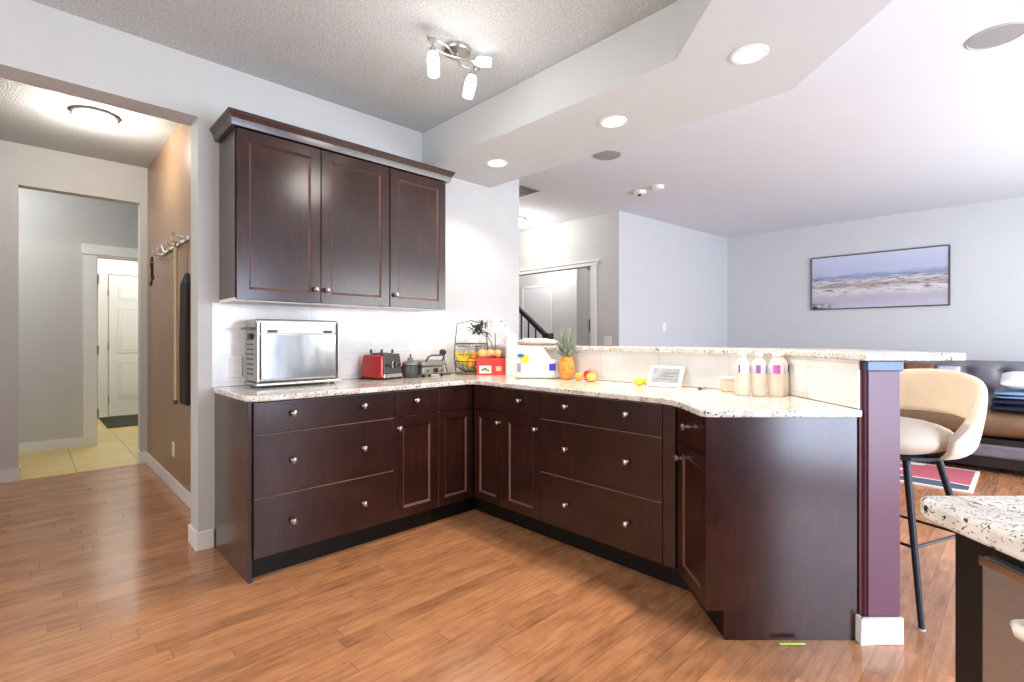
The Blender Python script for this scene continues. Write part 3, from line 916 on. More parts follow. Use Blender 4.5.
# fill lamps added behind the camera, built like recessed lights
for (x, y) in ((1.4, -2.7), (3.6, -2.9)):
    t = thing('recessed_light', 'added fill lamp of recessed form in the textured kitchen ceiling behind the viewpoint', 'ceiling light', (x, y, H), 0, 'added fill lamps behind the viewpoint')
    G().lathe([(0.082, -0.0005), (0.082, -0.004), (0.074, -0.008), (0.064, -0.006), (0.062, -0.0005)], (0, 0, 0), 24).build('trim_ring', WHITE, t)
    G().lathe([(0.0605, -0.0006), (0.0605, -0.004), (0.001, -0.005)], (0, 0, 0), 24).build('lamp', LAMPE, t)
    spot('kitchen_fill_spot', (x, y, H - 0.03), 28, (1.0, 0.92, 0.82), 150, 0.6, 0.06)

# ------------------------------------------------------------------ hall: hooks, hangers, mirror, outlet
rail = thing('coat_rail', 'white coat rail with hooks high on the brown hall wall', 'coat rail', (-1.42, -1.331, 1.885))
G().box(-0.52, 0.56, -0.014, -0.0005, -0.012, 0.014).build('rail_board', WHITE, rail, bevel=0.003)
for i in range(6):
    x = -0.46 + i * 0.19
    G().tube([(x, -0.014, 0.0), (x, -0.045, -0.005), (x, -0.065, 0.012), (x, -0.07, 0.03)], 0.0045).tube([(x, -0.014, -0.004), (x, -0.030, -0.03), (x, -0.052, -0.035), (x, -0.058, -0.018)], 0.004).build('hook', NICKEL, rail, smooth=True)
G().tube([(0.50, -0.014, 0.0), (0.50, -0.09, 0.02), (0.53, -0.11, 0.03)], 0.009).build('end_bracket', WHITE, rail)
def hanger(x, label, m, k):
    h = thing('coat_hanger', label, 'hanger', (x, -1.40, 1.88), R(90 + rnd.uniform(-10, 10)), 'wire hangers on the coat rail')
    g = G()
    g.tube([(0.012, 0, -0.02), (0.018, 0, 0.0), (0.0, 0, 0.016), (-0.016, 0, 0.0), (0, 0, -0.04), (0, 0, -0.055)], 0.002, 6)
    g.tube([(0, 0, -0.055), (0.045, 0, -0.095), (0.05, 0, -0.10), (-0.05, 0, -0.10), (-0.045, 0, -0.095)], 0.0022, 6, closed=True)
    g.build('wire_frame', m, h)
for i, x in enumerate((-1.62, -1.50, -1.38, -1.26)):
    hanger(x, 'clear clip hanger hooked on the white coat rail in the brown hall', CHROME, i)
lk = thing('lanyard', 'black strap with a dark hook hanging from the far end of the coat rail', 'strap', (-1.90, -1.40, 1.865))
G().tube([(0, 0.0, 0.0), (0.006, -0.004, -0.06), (0.0, 0, -0.12), (-0.01, 0, -0.17)], [0.008, 0.014, 0.010, 0.012]).build('strap_band', BLACK, lk)
G().tube([(-0.01, 0, -0.17), (0.03, 0, -0.19), (0.05, 0, -0.16)], 0.008).tube([(-0.01, 0, -0.17), (-0.03, 0, -0.22), (-0.07, 0, -0.235), (-0.10, 0, -0.21)], 0.007).build('metal_hook', mat('dark_hook', (70, 44, 34), 0.4, 0.4), lk)
cane = thing('wooden_cane', 'long pale wooden stick with a dark tip hanging down the brown hall wall', 'stick', (-1.13, -1.372, 0.70))
G().tube([(0, 0, 0.03), (0.0, 0, 0.9), (0, 0, 1.15)], [0.010, 0.011, 0.012], 12).build('shaft', mat('pale_wood_shaft', (222, 196, 148), 0.4, var=0.06), cane, smooth=True)
G().tube([(0, 0, 0.0), (0.0, 0, 0.03)], [0.012, 0.0155], 12).build('tip', mat('dark_tip', (96, 66, 34), 0.5), cane)
G().tube([(0.0, 0.0, 1.15), (0.0, 0.0, 1.175), (0.0, 0.006, 1.19)], 0.004, 6).build('hanging_loop', BLACK, cane)
gb = thing('garment_bag', 'narrow dark brown garment bag hanging by the end of the kitchen wall', 'garment bag', (-0.80, -1.365, 0.73))
g = G(); g.rings([[(-0.10, -0.028, 0), (0.10, -0.028, 0), (0.10, 0.028, 0), (-0.10, 0.028, 0)], [(-0.105, -0.03, 0.4), (0.105, -0.03, 0.4), (0.105, 0.03, 0.4), (-0.105, 0.03, 0.4)], [(-0.10, -0.025, 0.82), (0.10, -0.025, 0.82), (0.10, 0.028, 0.82), (-0.10, 0.028, 0.82)], [(-0.02, -0.012, 0.90), (0.02, -0.012, 0.90), (0.02, 0.012, 0.90), (-0.02, 0.012, 0.90)]])
g.build('cloth_body', mat('dark_brown_cloth', (40, 28, 24), 0.8, var=0.1), gb, bevel=0.01)
G().tube([(0, 0, 0.90), (0, 0, 1.11), (0.0, -0.02, 1.15), (0, -0.04, 1.12)], 0.003, 6).build('hook', NICKEL, gb)
def plate(name, label, cat, loc, rz, w_=0.072, h_=0.115, slots=True):
    t = thing(name, label, cat, loc, rz)
    G().box(-w_ / 2, w_ / 2, -0.006, -0.0005, -h_ / 2, h_ / 2).build('cover', OFFW, t, bevel=0.002)
    if slots:
        G().lathe([(0.016, -0.0062), (0.016, -0.009), (0.001, -0.009)], (0, 0, 0.026), 16, 'y').lathe([(0.016, -0.0062), (0.016, -0.009), (0.001, -0.009)], (0, 0, -0.026), 16, 'y').build('sockets', WHITE, t)
    else:
        G().box(-0.016, 0.016, -0.010, -0.0062, -0.032, 0.032).build('rocker', WHITE, t, bevel=0.001)
plate('wall_outlet', 'white outlet low on the brown hall wall', 'outlet', (-1.426, -1.331, 0.317), 0)
plate('wall_outlet', 'white outlet on the tiles left of the steel oven', 'outlet', (0.0085, -1.285, 1.015), R(90))
plate('light_switch', 'white switch on the blue grey dining wall above the bar ledge', 'light switch', (-0.195, 4.017 - 0.0, 1.332), R(87.0) + R(0), slots=False)
plate('light_switch', 'white switch plate right of the landing opening, just above the bar ledge', 'light switch', (-0.43, 3.049, 1.15), 0, 0.11, 0.115, slots=False)

# ------------------------------------------------------------------ landing stair rail
st = thing('stair_rail', 'black handrail with thin balusters sloping down past the kitchen wall end', 'railing', (-1.0, 2.3, 0))
a0, b0 = Vector((-0.62, 0, 1.83)), Vector((0.245, 0, 1.185))
dv = (b0 - a0).normalized(); up = Vector((-dv.z, 0, dv.x))
if up.z < 0: up = -up
rr3 = []
for p in (a0, b0):
    q = []
    for (yy, uu) in ((-0.03, -0.022), (0.03, -0.022), (0.034, 0.0), (0.026, 0.022), (-0.026, 0.022), (-0.034, 0.0)):
        q.append(tuple(p + up * uu + Vector((0, yy, 0))))
    rr3.append(q)
G().rings(rr3).build('handrail', BLACK, st)
for i in range(7):
    t = 0.06 + i * 0.14
    p = a0.lerp(b0, t)
    G().box(p.x - 0.007, p.x + 0.007, -0.007, 0.007, 0.001 + max(0.0, math.ceil((0.24 - p.x - 0.02) / 0.25 - 1)) * 0.18 if p.x < 0.2 else 0.001, p.z - 0.02).build('baluster', BLKMET, st)
G().box(0.2, 0.29, -0.045, 0.045, 0.001, 1.24).build('newel_post', BLACK, st, bevel=0.004)
g = G()
for k in range(4):
    x1 = -1.0 + 0.24 - 0.25 * k - 0.0
    g.box(x1 - 0.25 if k < 3 else -2.3, x1 - 0.0001, 2.20, 3.0, 0.0005, 0.18 * (k + 0) + 0.0006 if k == 0 else 0.18 * k)
tag(g.build('stair_steps', mat('stair_carpet', (150, 146, 142), 0.95, var=0.08, bump_s=0.2)), None, None)
bpy.data.objects['stair_steps']['kind'] = 'structure'

# ------------------------------------------------------------------ dining room: picture, sofa, rug
def painting_mat():
    m, nt, b = base_mat('seascape_canvas')
    tc = nn(nt, 'ShaderNodeTexCoord')
    sep = nn(nt, 'ShaderNodeSeparateXYZ')
    nt.links.new(tc.outputs['Object'], sep.inputs[0])
    v = coords(nt, (1.6, 1, 9.0))
    n1 = noise(nt, v, 3.0, 6, 0.6)
    n2 = noise(nt, coords(nt, (3, 1, 22)), 2.2, 5, 0.65)
    mu = nn(nt, 'ShaderNodeMath', operation='MULTIPLY_ADD'); mu.inputs[1].default_value = 0.16; 
    nt.links.new(n1, mu.inputs[0]); nt.links.new(sep.outputs['Z'], mu.inputs[2])
    sky = ramp(nt, mu.outputs[0], [(0.10, lin((186, 186, 208))), (0.22, lin((176, 172, 186))), (0.33, lin((212, 208, 214))), (0.40, lin((150, 142, 140))),
                                   (0.44, lin((208, 204, 208))), (0.50, lin((132, 148, 186))), (0.56, lin((178, 188, 214))), (0.68, lin((184, 192, 220))), (0.80, lin((198, 204, 226)))])
    # dark strokes, only in the band below the horizon
    st_ = ramp(nt, n2, [(0.53, (0, 0, 0)), (0.62, (1, 1, 1))])
    band = ramp(nt, sep.outputs['Z'], [(0.16, (0, 0, 0)), (0.24, (1, 1, 1)), (0.42, (1, 1, 1)), (0.46, (0, 0, 0))])
    mm = nn(nt, 'ShaderNodeMath', operation='MULTIPLY')
    nt.links.new(st_, mm.inputs[0]); nt.links.new(band, mm.inputs[1])
    mx = nn(nt, 'ShaderNodeMix', data_type='RGBA')
    nt.links.new(mm.outputs[0], mx.inputs['Factor'])
    nt.links.new(sky, mx.inputs['A'])
    mx.inputs['B'].default_value = lin((112, 104, 100))
    # dark rocks low at one end
    bx = ramp(nt, sep.outputs['X'], [(0.06, (1, 1, 1)), (0.36, (0, 0, 0))])
    bz = ramp(nt, sep.outputs['Z'], [(0.05, (1, 1, 1)), (0.11, (0, 0, 0))])
    m3 = nn(nt, 'ShaderNodeMath', operation='MULTIPLY'); nt.links.new(bx, m3.inputs[0]); nt.links.new(bz, m3.inputs[1])
    n4 = ramp(nt, noise(nt, coords(nt, (1, 1, 2)), 14, 3), [(0.42, (0, 0, 0)), (0.5, (1, 1, 1))])
    m4 = nn(nt, 'ShaderNodeMath', operation='MULTIPLY'); nt.links.new(m3.outputs[0], m4.inputs[0]); nt.links.new(n4, m4.inputs[1])
    m5 = nn(nt, 'ShaderNodeMix', data_type='RGBA')
    nt.links.new(m4.outputs[0], m5.inputs['Factor']); nt.links.new(mx.outputs['Result'], m5.inputs['A'])
    m5.inputs['B'].default_value = lin((36, 34, 48))
    nt.links.new(m5.outputs['Result'], b.inputs['Base Color'])
    b.inputs['Roughness'].default_value = 0.6
    return m
pw, ph = 1.465, 0.725
pic = thing('framed_painting', 'wide framed painting of a pale blue and lavender seascape', 'painting', (1.112, YP - 0.001, 1.570))
G().box(0, pw, -0.028, -0.0005, 0, 0.014).box(0, pw, -0.028, -0.0005, ph - 0.014, ph).box(0, 0.014, -0.028, -0.0005, 0.014, ph - 0.014).box(pw - 0.014, pw, -0.028, -0.0005, 0.014, ph - 0.014).build('frame', mat('thin_bronze_frame', (92, 84, 84), 0.4, 0.3), pic, bevel=0.002)
G().box(0.0145, pw - 0.0145, -0.020, -0.001, 0.0145, ph - 0.0145).build('canvas', painting_mat(), pic)

# sofa
def cushion(w_, d_, h_, puff=0.03, n=10, tuft=None):
    g = G()
    # closed lens-like pillow on a rounded box outline
    def grid(top):
        vs_ = []
        for j in range(n + 1):
            row = []
            for i in range(n + 1):
                u, v = i / n, j / n
                ed = min(u, 1 - u, v, 1 - v)
                p = puff * (1 - (1 - min(1, ed * 5)) ** 2)
                z = h_ - puff + p if top else puff - p
                if top and tuft: z -= tuft(u, v)
                row.append((u * w_, v * d_, z))
            vs_.append(row)
        return vs_
    T, B = grid(True), grid(False)
    tv = [[g.bm.verts.new(p) for p in r] for r in T]; bv = [[g.bm.verts.new(p) for p in r] for r in B]
    for j in range(n):
        for i in range(n):
            g.bm.faces.new([tv[j][i], tv[j][i + 1], tv[j + 1][i + 1], tv[j + 1][i]])
            g.bm.faces.new([bv[j][i], bv[j + 1][i], bv[j + 1][i + 1], bv[j][i + 1]])
    loop = [(0, i) for i in range(n)] + [(i, n) for i in range(n)] + [(n, n - i) for i in range(n)] + [(n - i, 0) for i in range(n)]
    m_ = len(loop)
    for k in range(m_):
        a, b = loop[k], loop[(k + 1) % m_]
        g.bm.faces.new([bv[a[0]][a[1]], bv[b[0]][b[1]], tv[b[0]][b[1]], tv[a[0]][a[1]]])
    return g
sx0, sx1, sy0 = 2.10, 4.55, 3.88
sf = thing('sofa', 'long grey tufted leather sofa with tan seat cushions behind the bar stool', 'sofa', (sx0, sy0, 0))
W_ = sx1 - sx0
G().box(0.02, W_ - 0.02, 0.03, 0.95, 0.05, 0.14).build('plinth', BLACK, sf)
G().box(0.0, W_, 0.0, 0.98, 0.1405, 0.25).build('base_rail', LEATH, sf, bevel=0.02)
G().box(0.02, W_ - 0.02, 0.03, 0.9, 0.2505, 0.30).build('seat_deck', BLACK, sf)
for k in range(2):
    cw = (W_ - 0.36) / 2
    cushion(cw - 0.01, 0.74, 0.24, 0.05).build('seat_cushion', TAN, sf, smooth=True, sub=1, loc=(0.18 + cw * k + 0.005, 0.0, 0.3005), label='tan leather seat cushion')
for x in (0.0, W_ - 0.17):
    G().box(x, x + 0.17, 0.0, 0.95, 0.2505, 0.66).build('armrest', LEATH, sf, bevel=0.05, seg=4)
def bgrid():
    # tufted backrest: grid in x-z with diamond dimples
    g = G(); nx, nz = 84, 22
    x0, x1, z0, z1 = 0.17, W_ - 0.17, 0.36, 0.955
    V = []
    for j in range(nz + 1):
        row = []
        for i in range(nx + 1):
            u, v = i / nx, j / nz
            x, z = x0 + u * (x1 - x0), z0 + v * (z1 - z0)
            dd = 9
            for q in range(3):
                zz = 0.46 + q * 0.19
                off = 0.13 if q % 2 else 0.0
                k = round((x - x0 - off) / 0.26)
                xx = x0 + off + k * 0.26
                dd = min(dd, math.hypot(x - xx, z - zz))
            dimple = 0.055 * math.exp(-(dd / 0.045) ** 2)
            edge = min(v, 1 - v)
            y = 0.70 + 0.10 * v + dimple + 0.05 * max(0, 1 - edge * 8) ** 2
            fold = 0.012 * abs(math.sin((x - x0) / 0.26 * PI))
            row.append(g.bm.verts.new((x, y - fold, z)))
        V.append(row)
    for j in range(nz):
        for i in range(nx):
            g.bm.faces.new([V[j][i], V[j][i + 1], V[j + 1][i + 1], V[j + 1][i]])
    # back shell
    bt = [[g.bm.verts.new((c.co.x, 0.98, c.co.z)) for c in (r[0], r[-1])] for r in (V[0], V[-1])]
    g.bm.faces.new([bt[0][0], bt[1][0], bt[1][1], bt[0][1]])
    g.bm.faces.new([*V[-1], bt[1][1], bt[1][0]])
    g.bm.faces.new([*V[0][::-1], bt[0][0], bt[0][1]])
    g.bm.faces.new([*[r[0] for r in V[::-1]], bt[0][0], bt[1][0]])
    g.bm.faces.new([*[r[-1] for r in V], bt[1][1], bt[0][1]])
    return g
bgrid().build('backrest', LEATH, sf, smooth=True)
def throw(name, label, cat, x, y, z, w_, d_, h_, m, rz=0, layers=2):
    t = thing(name, label, cat, (x, y, z), rz, None)
    for k in range(layers):
        cushion(w_ - 0.01 * k, d_ - 0.012 * k, h_ / layers, h_ / layers * 0.42, 12, lambda u, v: 0.004 * math.sin(u * 17 + v * 5)).build('fold', m, t, smooth=True, loc=(0.005 * k, 0.006 * k, k * h_ / layers), sub=1)
    return t
NAVY = mat('navy_fleece', (26, 34, 60), 0.95, var=0.2, vscale=30)
BLUE = mat('light_blue_fleece', (128, 162, 196), 0.95, var=0.08, vscale=30)
throw('folded_blanket', 'navy folded blanket at the bottom of the stack on the sofa', 'blanket', 2.98, 3.90, 0.541, 0.72, 0.50, 0.11, NAVY)
throw('folded_blanket', 'light blue folded blanket on top of the navy one on the sofa', 'blanket', 3.0, 3.92, 0.652, 0.68, 0.46, 0.06, BLUE)
pl_ = cushion(0.55, 0.38, 0.10, 0.045, 12).build('white_cushion', mat('white_cotton', (236, 240, 244), 0.9, var=0.03), None, smooth=True, sub=1)
pl_.location = (3.04, 3.99, 0.728); pl_.rotation_euler = (R(12), R(3), 0)
tag(pl_, 'white cushion lying on the blankets on the sofa', 'cushion')
pb = cushion(0.26, 0.38, 0.12, 0.055, 12).build('brown_cushion', mat('brown_fabric', (116, 78, 52), 0.85, var=0.1), None, smooth=True, sub=1)
pb.location = (2.30, 4.40, 0.545); pb.rotation_euler = (R(72), 0, 0)
tag(pb, 'brown cushion against the sofa back, between post and stool', 'cushion')
pc = cushion(0.18, 0.36, 0.11, 0.05, 12).build('lavender_cushion', mat('lavender_fabric', (190, 184, 204), 0.85, var=0.06), None, smooth=True, sub=1)
pc.location = (2.575, 4.40, 0.545); pc.rotation_euler = (R(72), 0, 0)
tag(pc, 'pale lavender cushion right of the brown one on the sofa', 'cushion')

# rug: pink with grey leaf shapes and a pale border
def rug_mat():
    m, nt, b = base_mat('rug_pile')
    tc = nn(nt, 'ShaderNodeTexCoord'); sep = nn(nt, 'ShaderNodeSeparateXYZ')
    nt.links.new(tc.outputs['Object'], sep.inputs[0])
    v = coords(nt, (0.9, 2.9, 1), (0, 0, R(20)))
    vo = nn(nt, 'ShaderNodeTexVoronoi'); vo.inputs['Scale'].default_value = 1.15
    nt.links.new(v, vo.inputs['Vector'])
    c = ramp(nt, vo.outputs['Distance'], [(0.0, lin((74, 84, 104))), (0.33, lin((84, 94, 112))), (0.34, lin((226, 222, 222))), (0.42, lin((226, 222, 222))), (0.43, lin((186, 92, 108))), (0.8, lin((176, 76, 96)))])
    for e in [n for n in nt.nodes if n.type == 'VALTORGB']: e.color_ramp.interpolation = 'CONSTANT'
    nt.links.new(c, b.inputs['Base Color'])
    b.inputs['Roughness'].default_value = 0.95
    bump(nt, b, noise(nt, coords(nt), 300, 2), 0.5, 0.003)
    return m
rg = thing('area_rug', 'pink rug with grey leaf shapes and a white border by the sofa', 'rug', (0.55, 3.0, 0.001))
G().box(0.03, 2.345, 0.03, 0.83, 0, 0.010).build('rug_field', rug_mat(), rg)
G().box(0, 2.375, 0, 0.029, 0, 0.0095).box(0, 2.375, 0.831, 0.86, 0, 0.0095).box(0, 0.029, 0.03, 0.83, 0, 0.0095).box(2.346, 2.375, 0.03, 0.83, 0, 0.0095).build('rug_border', mat('rug_cream', (226, 222, 216), 0.95, var=0.05), rg)

# ------------------------------------------------------------------ bar stool
def P3(r, d, z):
    x, y = rd(r, d); return Vector((x, y, z))
sr, sd = 1.785, 2.34
bdir = math.atan2(0.33, 0.95)         # back direction in the (r, d) frame
sx_, sy_ = rd(sr, sd)
stl = thing('bar_stool', 'cream velvet bar stool with a wraparound back and black legs', 'stool', (sx_, sy_, 0), YAW + bdir)
# local: +x towards the back, y across
def shell():
    g = G(); nt_ = 48
    a_max = R(106); A_h = R(56)
    zt = 1.035; zs = 0.668; zm = 0.782
    def radius(z):
        return 0.285 + 0.042 * math.sin(min(1, max(0, (z - zs) / 0.30)) * PI / 2) - 0.035 * max(0, (zs + 0.035 - z) / 0.035)
    O, I, ZO = [], [], []
    for i in range(nt_ + 1):
        a = -a_max + 2 * a_max * i / nt_
        k = abs(a) / a_max
        top = zt - (0.045 * (k / 0.5) ** 2 if k < 0.5 else 0.045 + 0.235 * ((k - 0.5) / 0.5) ** 1.15)
        q = max(0.0, 1 - (a / A_h) ** 2) ** 0.6
        zl, zh = zm - 0.050 * q, zm + 0.044 * q
        if top < zm + 0.03:
            f_ = (top - zs) / (zm + 0.03 - zs); zl = zh = zs + (zm - zs) * f_
        zz = [zs + (zl - zs) * j / 4 for j in range(5)] + [zh + (top - zh) * j / 7 for j in range(8)]
        ro, ri = [], []
        for j, z in enumerate(zz):
            th = 0.032 + 0.008 * math.sin(PI * min(1, (z - zs) / 0.36))
            ro.append(g.bm.verts.new((math.cos(a) * radius(z) * 0.95, math.sin(a) * radius(z), z)))
            ri.append(g.bm.verts.new((math.cos(a) * (radius(z) - th) * 0.95, math.sin(a) * (radius(z) - th), z)))
        O.append(ro); I.append(ri)
    for i in range(nt_):
        am = abs(-a_max + 2 * a_max * (i + 0.5) / nt_)
        for j in range(12):
            if j == 4:
                if am < A_h:
                    g.bm.faces.new([O[i][4], O[i + 1][4], I[i + 1][4], I[i][4]])
                    g.bm.faces.new([O[i][5], I[i][5], I[i + 1][5], O[i + 1][5]])
                continue
            g.bm.faces.new([O[i][j], O[i + 1][j], O[i + 1][j + 1], O[i][j + 1]])
            g.bm.faces.new([I[i][j], I[i][j + 1], I[i + 1][j + 1], I[i + 1][j]])
        g.bm.faces.new([O[i][0], I[i][0], I[i + 1][0], O[i + 1][0]])
        g.bm.faces.new([O[i][12], O[i + 1][12], I[i + 1][12], I[i][12]])
    for i in (0, nt_):
        for j in range(12):
            if j == 4: continue
            g.bm.faces.new([O[i][j], O[i][j + 1], I[i][j + 1], I[i][j]])
    return g
shell().build('backrest', CREAM, stl, smooth=True, sub=1)
G().ball((-0.03, 0, 0.737), 1.0, (0.262, 0.238, 0.084), 32, 14, lambda d: 1 if abs(d.z) < .5 else 1 - 0.1 * (abs(d.z) - .5)).build('seat', CREAM, stl, smooth=True)
G().lathe([(0.19, 0.652), (0.20, 0.655), (0.20, 0.668), (0.18, 0.670)], (0, 0, 0), 28).build('seat_plate', BLKMET, stl)
rel = -bdir
def toloc(dr, dd):   # (r,d) offset -> local
    c, s_ = math.cos(rel), math.sin(rel)
    return (dr * c - dd * s_, dr * s_ + dd * c)
diag = [(-0.105, -0.27), (0.27, -0.105), (0.105, 0.27), (-0.27, 0.105)]
tops, mids = [], []
for (a, b) in diag:
    q = math.hypot(a, b)
    f = toloc(a / q * 0.335, b / q * 0.335); t_p = toloc(a / q * 0.165, b / q * 0.165)
    foot = Vector((f[0], f[1], 0.004)); tp = Vector((t_p[0], t_p[1], 0.655))
    G().tube([tp, foot], [0.0155, 0.0115], 12).build('leg', BLKMET, stl, smooth=True)
    G().lathe([(0.013, 0.0), (0.013, 0.004)], (foot.x, foot.y, 0.0), 12).build('foot_glide', OFFW, stl)
    mids.append((foot.lerp(tp, 0.30 / 0.655), foot.lerp(tp, 0.44 / 0.655)))
for i in range(4):
    k = (i + 1) % 4
    G().tube([mids[i][0], mids[k][0]], 0.0065, 8).build('footrest', BLKMET, stl, smooth=True)

# ------------------------------------------------------------------ things on the worktop
ZT_ = ZC1 + 0.0006
# countertop oven, door closed and mirror-bright
ov = thing('countertop_oven', 'stainless steel countertop oven standing on the granite, mirror bright front', 'oven', (0.235, -1.243, ZT_), R(90))
OW, OH, OD = 0.475, 0.385, 0.20
g = G(); g.box(0.0, OW, 0.0, OD, 0.028, OH)
g.build('body', STEEL, ov, bevel=0.012, seg=3)
G().box(0.022, OW - 0.022, -0.016, -0.0005, 0.045, 0.30).build('door', mat('mirror_steel', (174, 178, 180), 0.16, 0.9, var=0.22, stretch=(1.6, 1, 0.5), vscale=7), ov, bevel=0.003)
G().box(0.022, OW - 0.022, -0.014, -0.0005, 0.304, 0.365).build('top_band', STEEL, ov, bevel=0.003)
for x in (0.055, OW - 0.10):
    G().box(x, x + 0.055, -0.026, -0.0145, 0.309, 0.324).build('hinge_pad', DGREY, ov, bevel=0.006)
for x in (-0.002, OW - 0.012):
    G().box(x, x + 0.014, -0.020, -0.001, 0.03, 0.37).build('side_trim', NICKEL, ov, bevel=0.004)
G().box(-0.008, OW + 0.008, -0.030, OD - 0.01, 0.010, 0.0275).build('base_tray', NICKEL, ov, bevel=0.005)
for x in (0.03, OW - 0.03):
    for y in (0.02, OD - 0.04): G().lathe([(0.012, 0.0), (0.012, 0.0095)], (x, y, 0), 12).build('foot', BLACK, ov)
g = G()
for k in range(8): g.box(-0.0035, -0.0002, 0.05, 0.15, 0.07 + k * 0.028, 0.079 + k * 0.028)
g.build('vent_slots', DGREY, ov)
G().box(-0.05, -0.0005, 0.02, 0.10, 0.325, 0.338).build('side_handle', DGREY, ov, bevel=0.004)
G().box(-0.016, -0.0005, 0.05, 0.10, 0.275, 0.305).build('side_latch', BLACK, ov, bevel=0.005)

# red blender base with a black control face
bb = thing('blender_base', 'red blender base with a black control panel, silver dial and bare pegs', 'blender', (0.125, -0.405, ZT_), R(105))
def taper(x0, x1, y0, y1, z0, z1, ins):
    g = G()
    g.rings([[(x0, y0, z0), (x1, y0, z0), (x1, y1, z0), (x0, y1, z0)], [(x0 + ins, y0 + ins, z1), (x1 - ins, y0 + ins, z1), (x1 - ins, y1 - ins, z1), (x0 + ins, y1 - ins, z1)]])
    return g
taper(-0.105, 0.105, -0.10, 0.10, 0.010, 0.165, 0.014).build('body', RED, bb, bevel=0.012, seg=3)
g = G(); g.rings([[(-0.082, -0.108, 0.04), (0.082, -0.108, 0.04), (0.082, -0.09, 0.04), (-0.082, -0.09, 0.04)], [(-0.074, -0.094, 0.172), (0.074, -0.094, 0.172), (0.074, -0.075, 0.172), (-0.074, -0.075, 0.172)]])
g.build('control_panel', DGREY, bb, bevel=0.004)
G().box(-0.085, 0.085, -0.112, -0.09, 0.012, 0.039).build('front_plate', CHROME, bb, bevel=0.004)
G().lathe([(0.026, -0.101), (0.026, -0.118), (0.022, -0.122), (0.001, -0.122)], (0.0, 0, 0.10), 20, 'y').build('dial', CHROME, bb, smooth=True)
G().box(-0.004, 0.004, -0.130, -0.1225, 0.075, 0.125).build('dial_pointer', BLACK, bb)
for x in (-0.055, 0.055):
    G().box(x - 0.013, x + 0.013, -0.112, -0.100, 0.088, 0.104).build('rocker_switch', BLACK, bb, bevel=0.003)
G().lathe([(0.075, 0.1655), (0.07, 0.174), (0.03, 0.178), (0.001, 0.178)], (0, 0, 0), 20).build('pad', BLACK, bb)
for sx2, sy2 in ((-1, -1), (1, -1), (1, 1), (-1, 1)):
    G().tube([(sx2 * 0.05, sy2 * 0.05, 0.174), (sx2 * 0.05, sy2 * 0.05, 0.20)], 0.008, 8).build('peg', BLACK, bb)
G().box(-0.10, 0.10, -0.095, 0.095, 0.0, 0.0095).build('foot_pad', BLACK, bb)

# small dark chopper
ch = thing('mini_chopper', 'small dark grey bowl shaped gadget between blender base and grill', 'appliance', (0.190, -0.218, ZT_))
G().lathe([(0.045, 0.0), (0.052, 0.01), (0.055, 0.05), (0.056, 0.085), (0.05, 0.09)], (0, 0, 0), 20).build('bowl', DGREY, ch, smooth=True)
G().lathe([(0.058, 0.0905), (0.056, 0.105), (0.035, 0.118), (0.02, 0.122), (0.02, 0.14), (0.001, 0.142)], (0, 0, 0), 20).build('lid', mat('mid_grey_plastic', (118, 118, 116), 0.35), ch, smooth=True)
G().tube([(0, 0, 0.13), (0.005, 0, 0.165)], 0.006, 8).tube([(-0.03, -0.03, 0.10), (-0.045, -0.045, 0.06), (-0.04, -0.04, 0.03)], 0.008).build('crank', BLACK, ch)

# contact grill
gr = thing('contact_grill', 'grey contact grill with a looped lid handle on the granite', 'appliance', (0.150, -0.055, ZT_), R(90) + R(4))
G().box(-0.105, 0.105, -0.09, 0.09, 0.018, 0.075).build('base', LGREY, gr, bevel=0.014, seg=3)
G().box(-0.110, 0.110, -0.095, 0.092, 0.0755, 0.118).build('lid', LGREY, gr, bevel=0.016, seg=3)
G().tube([(-0.075, -0.085, 0.11), (-0.07, -0.115, 0.145), (-0.05, -0.12, 0.155), (0.05, -0.12, 0.155), (0.07, -0.115, 0.145), (0.075, -0.085, 0.11)], 0.007, 8).build('handle', DGREY, gr, smooth=True)
G().lathe([(0.018, -0.0905), (0.018, -0.100), (0.014, -0.104), (0.001, -0.104)], (0.01, 0, 0.045), 16, 'y').build('dial', BLACK, gr)
for x in (-0.06, 0.07): G().box(x - 0.008, x + 0.008, -0.094, -0.0905, 0.035, 0.05).build('button', DGREY, gr)
for x in (-0.085, 0.085):
    for y in (-0.07, 0.07): G().lathe([(0.01, 0), (0.012, 0.0175)], (x, y, 0), 10).build('foot', BLACK, gr)

# ladle-like black tool on a small stand
ls = thing('utensil_stand', 'black round headed utensil leaning on a stand beside the grill', 'utensil', (0.10, 0.15, ZT_))
G().lathe([(0.045, 0.0), (0.045, 0.008), (0.012, 0.012), (0.001, 0.012)], (0, 0, 0), 20).build('base', mat('brown_base', (92, 78, 56), 0.5), ls)
G().tube([(0, 0.02, 0.012), (0.0, 0.0, 0.09), (0.0, -0.015, 0.15)], 0.0045, 8).build('stem', DGREY, ls)
G().ball((0.0, -0.022, 0.168), 0.030, (0.7, 1, 0.9)).build('head', BLACK, ls, smooth=True)

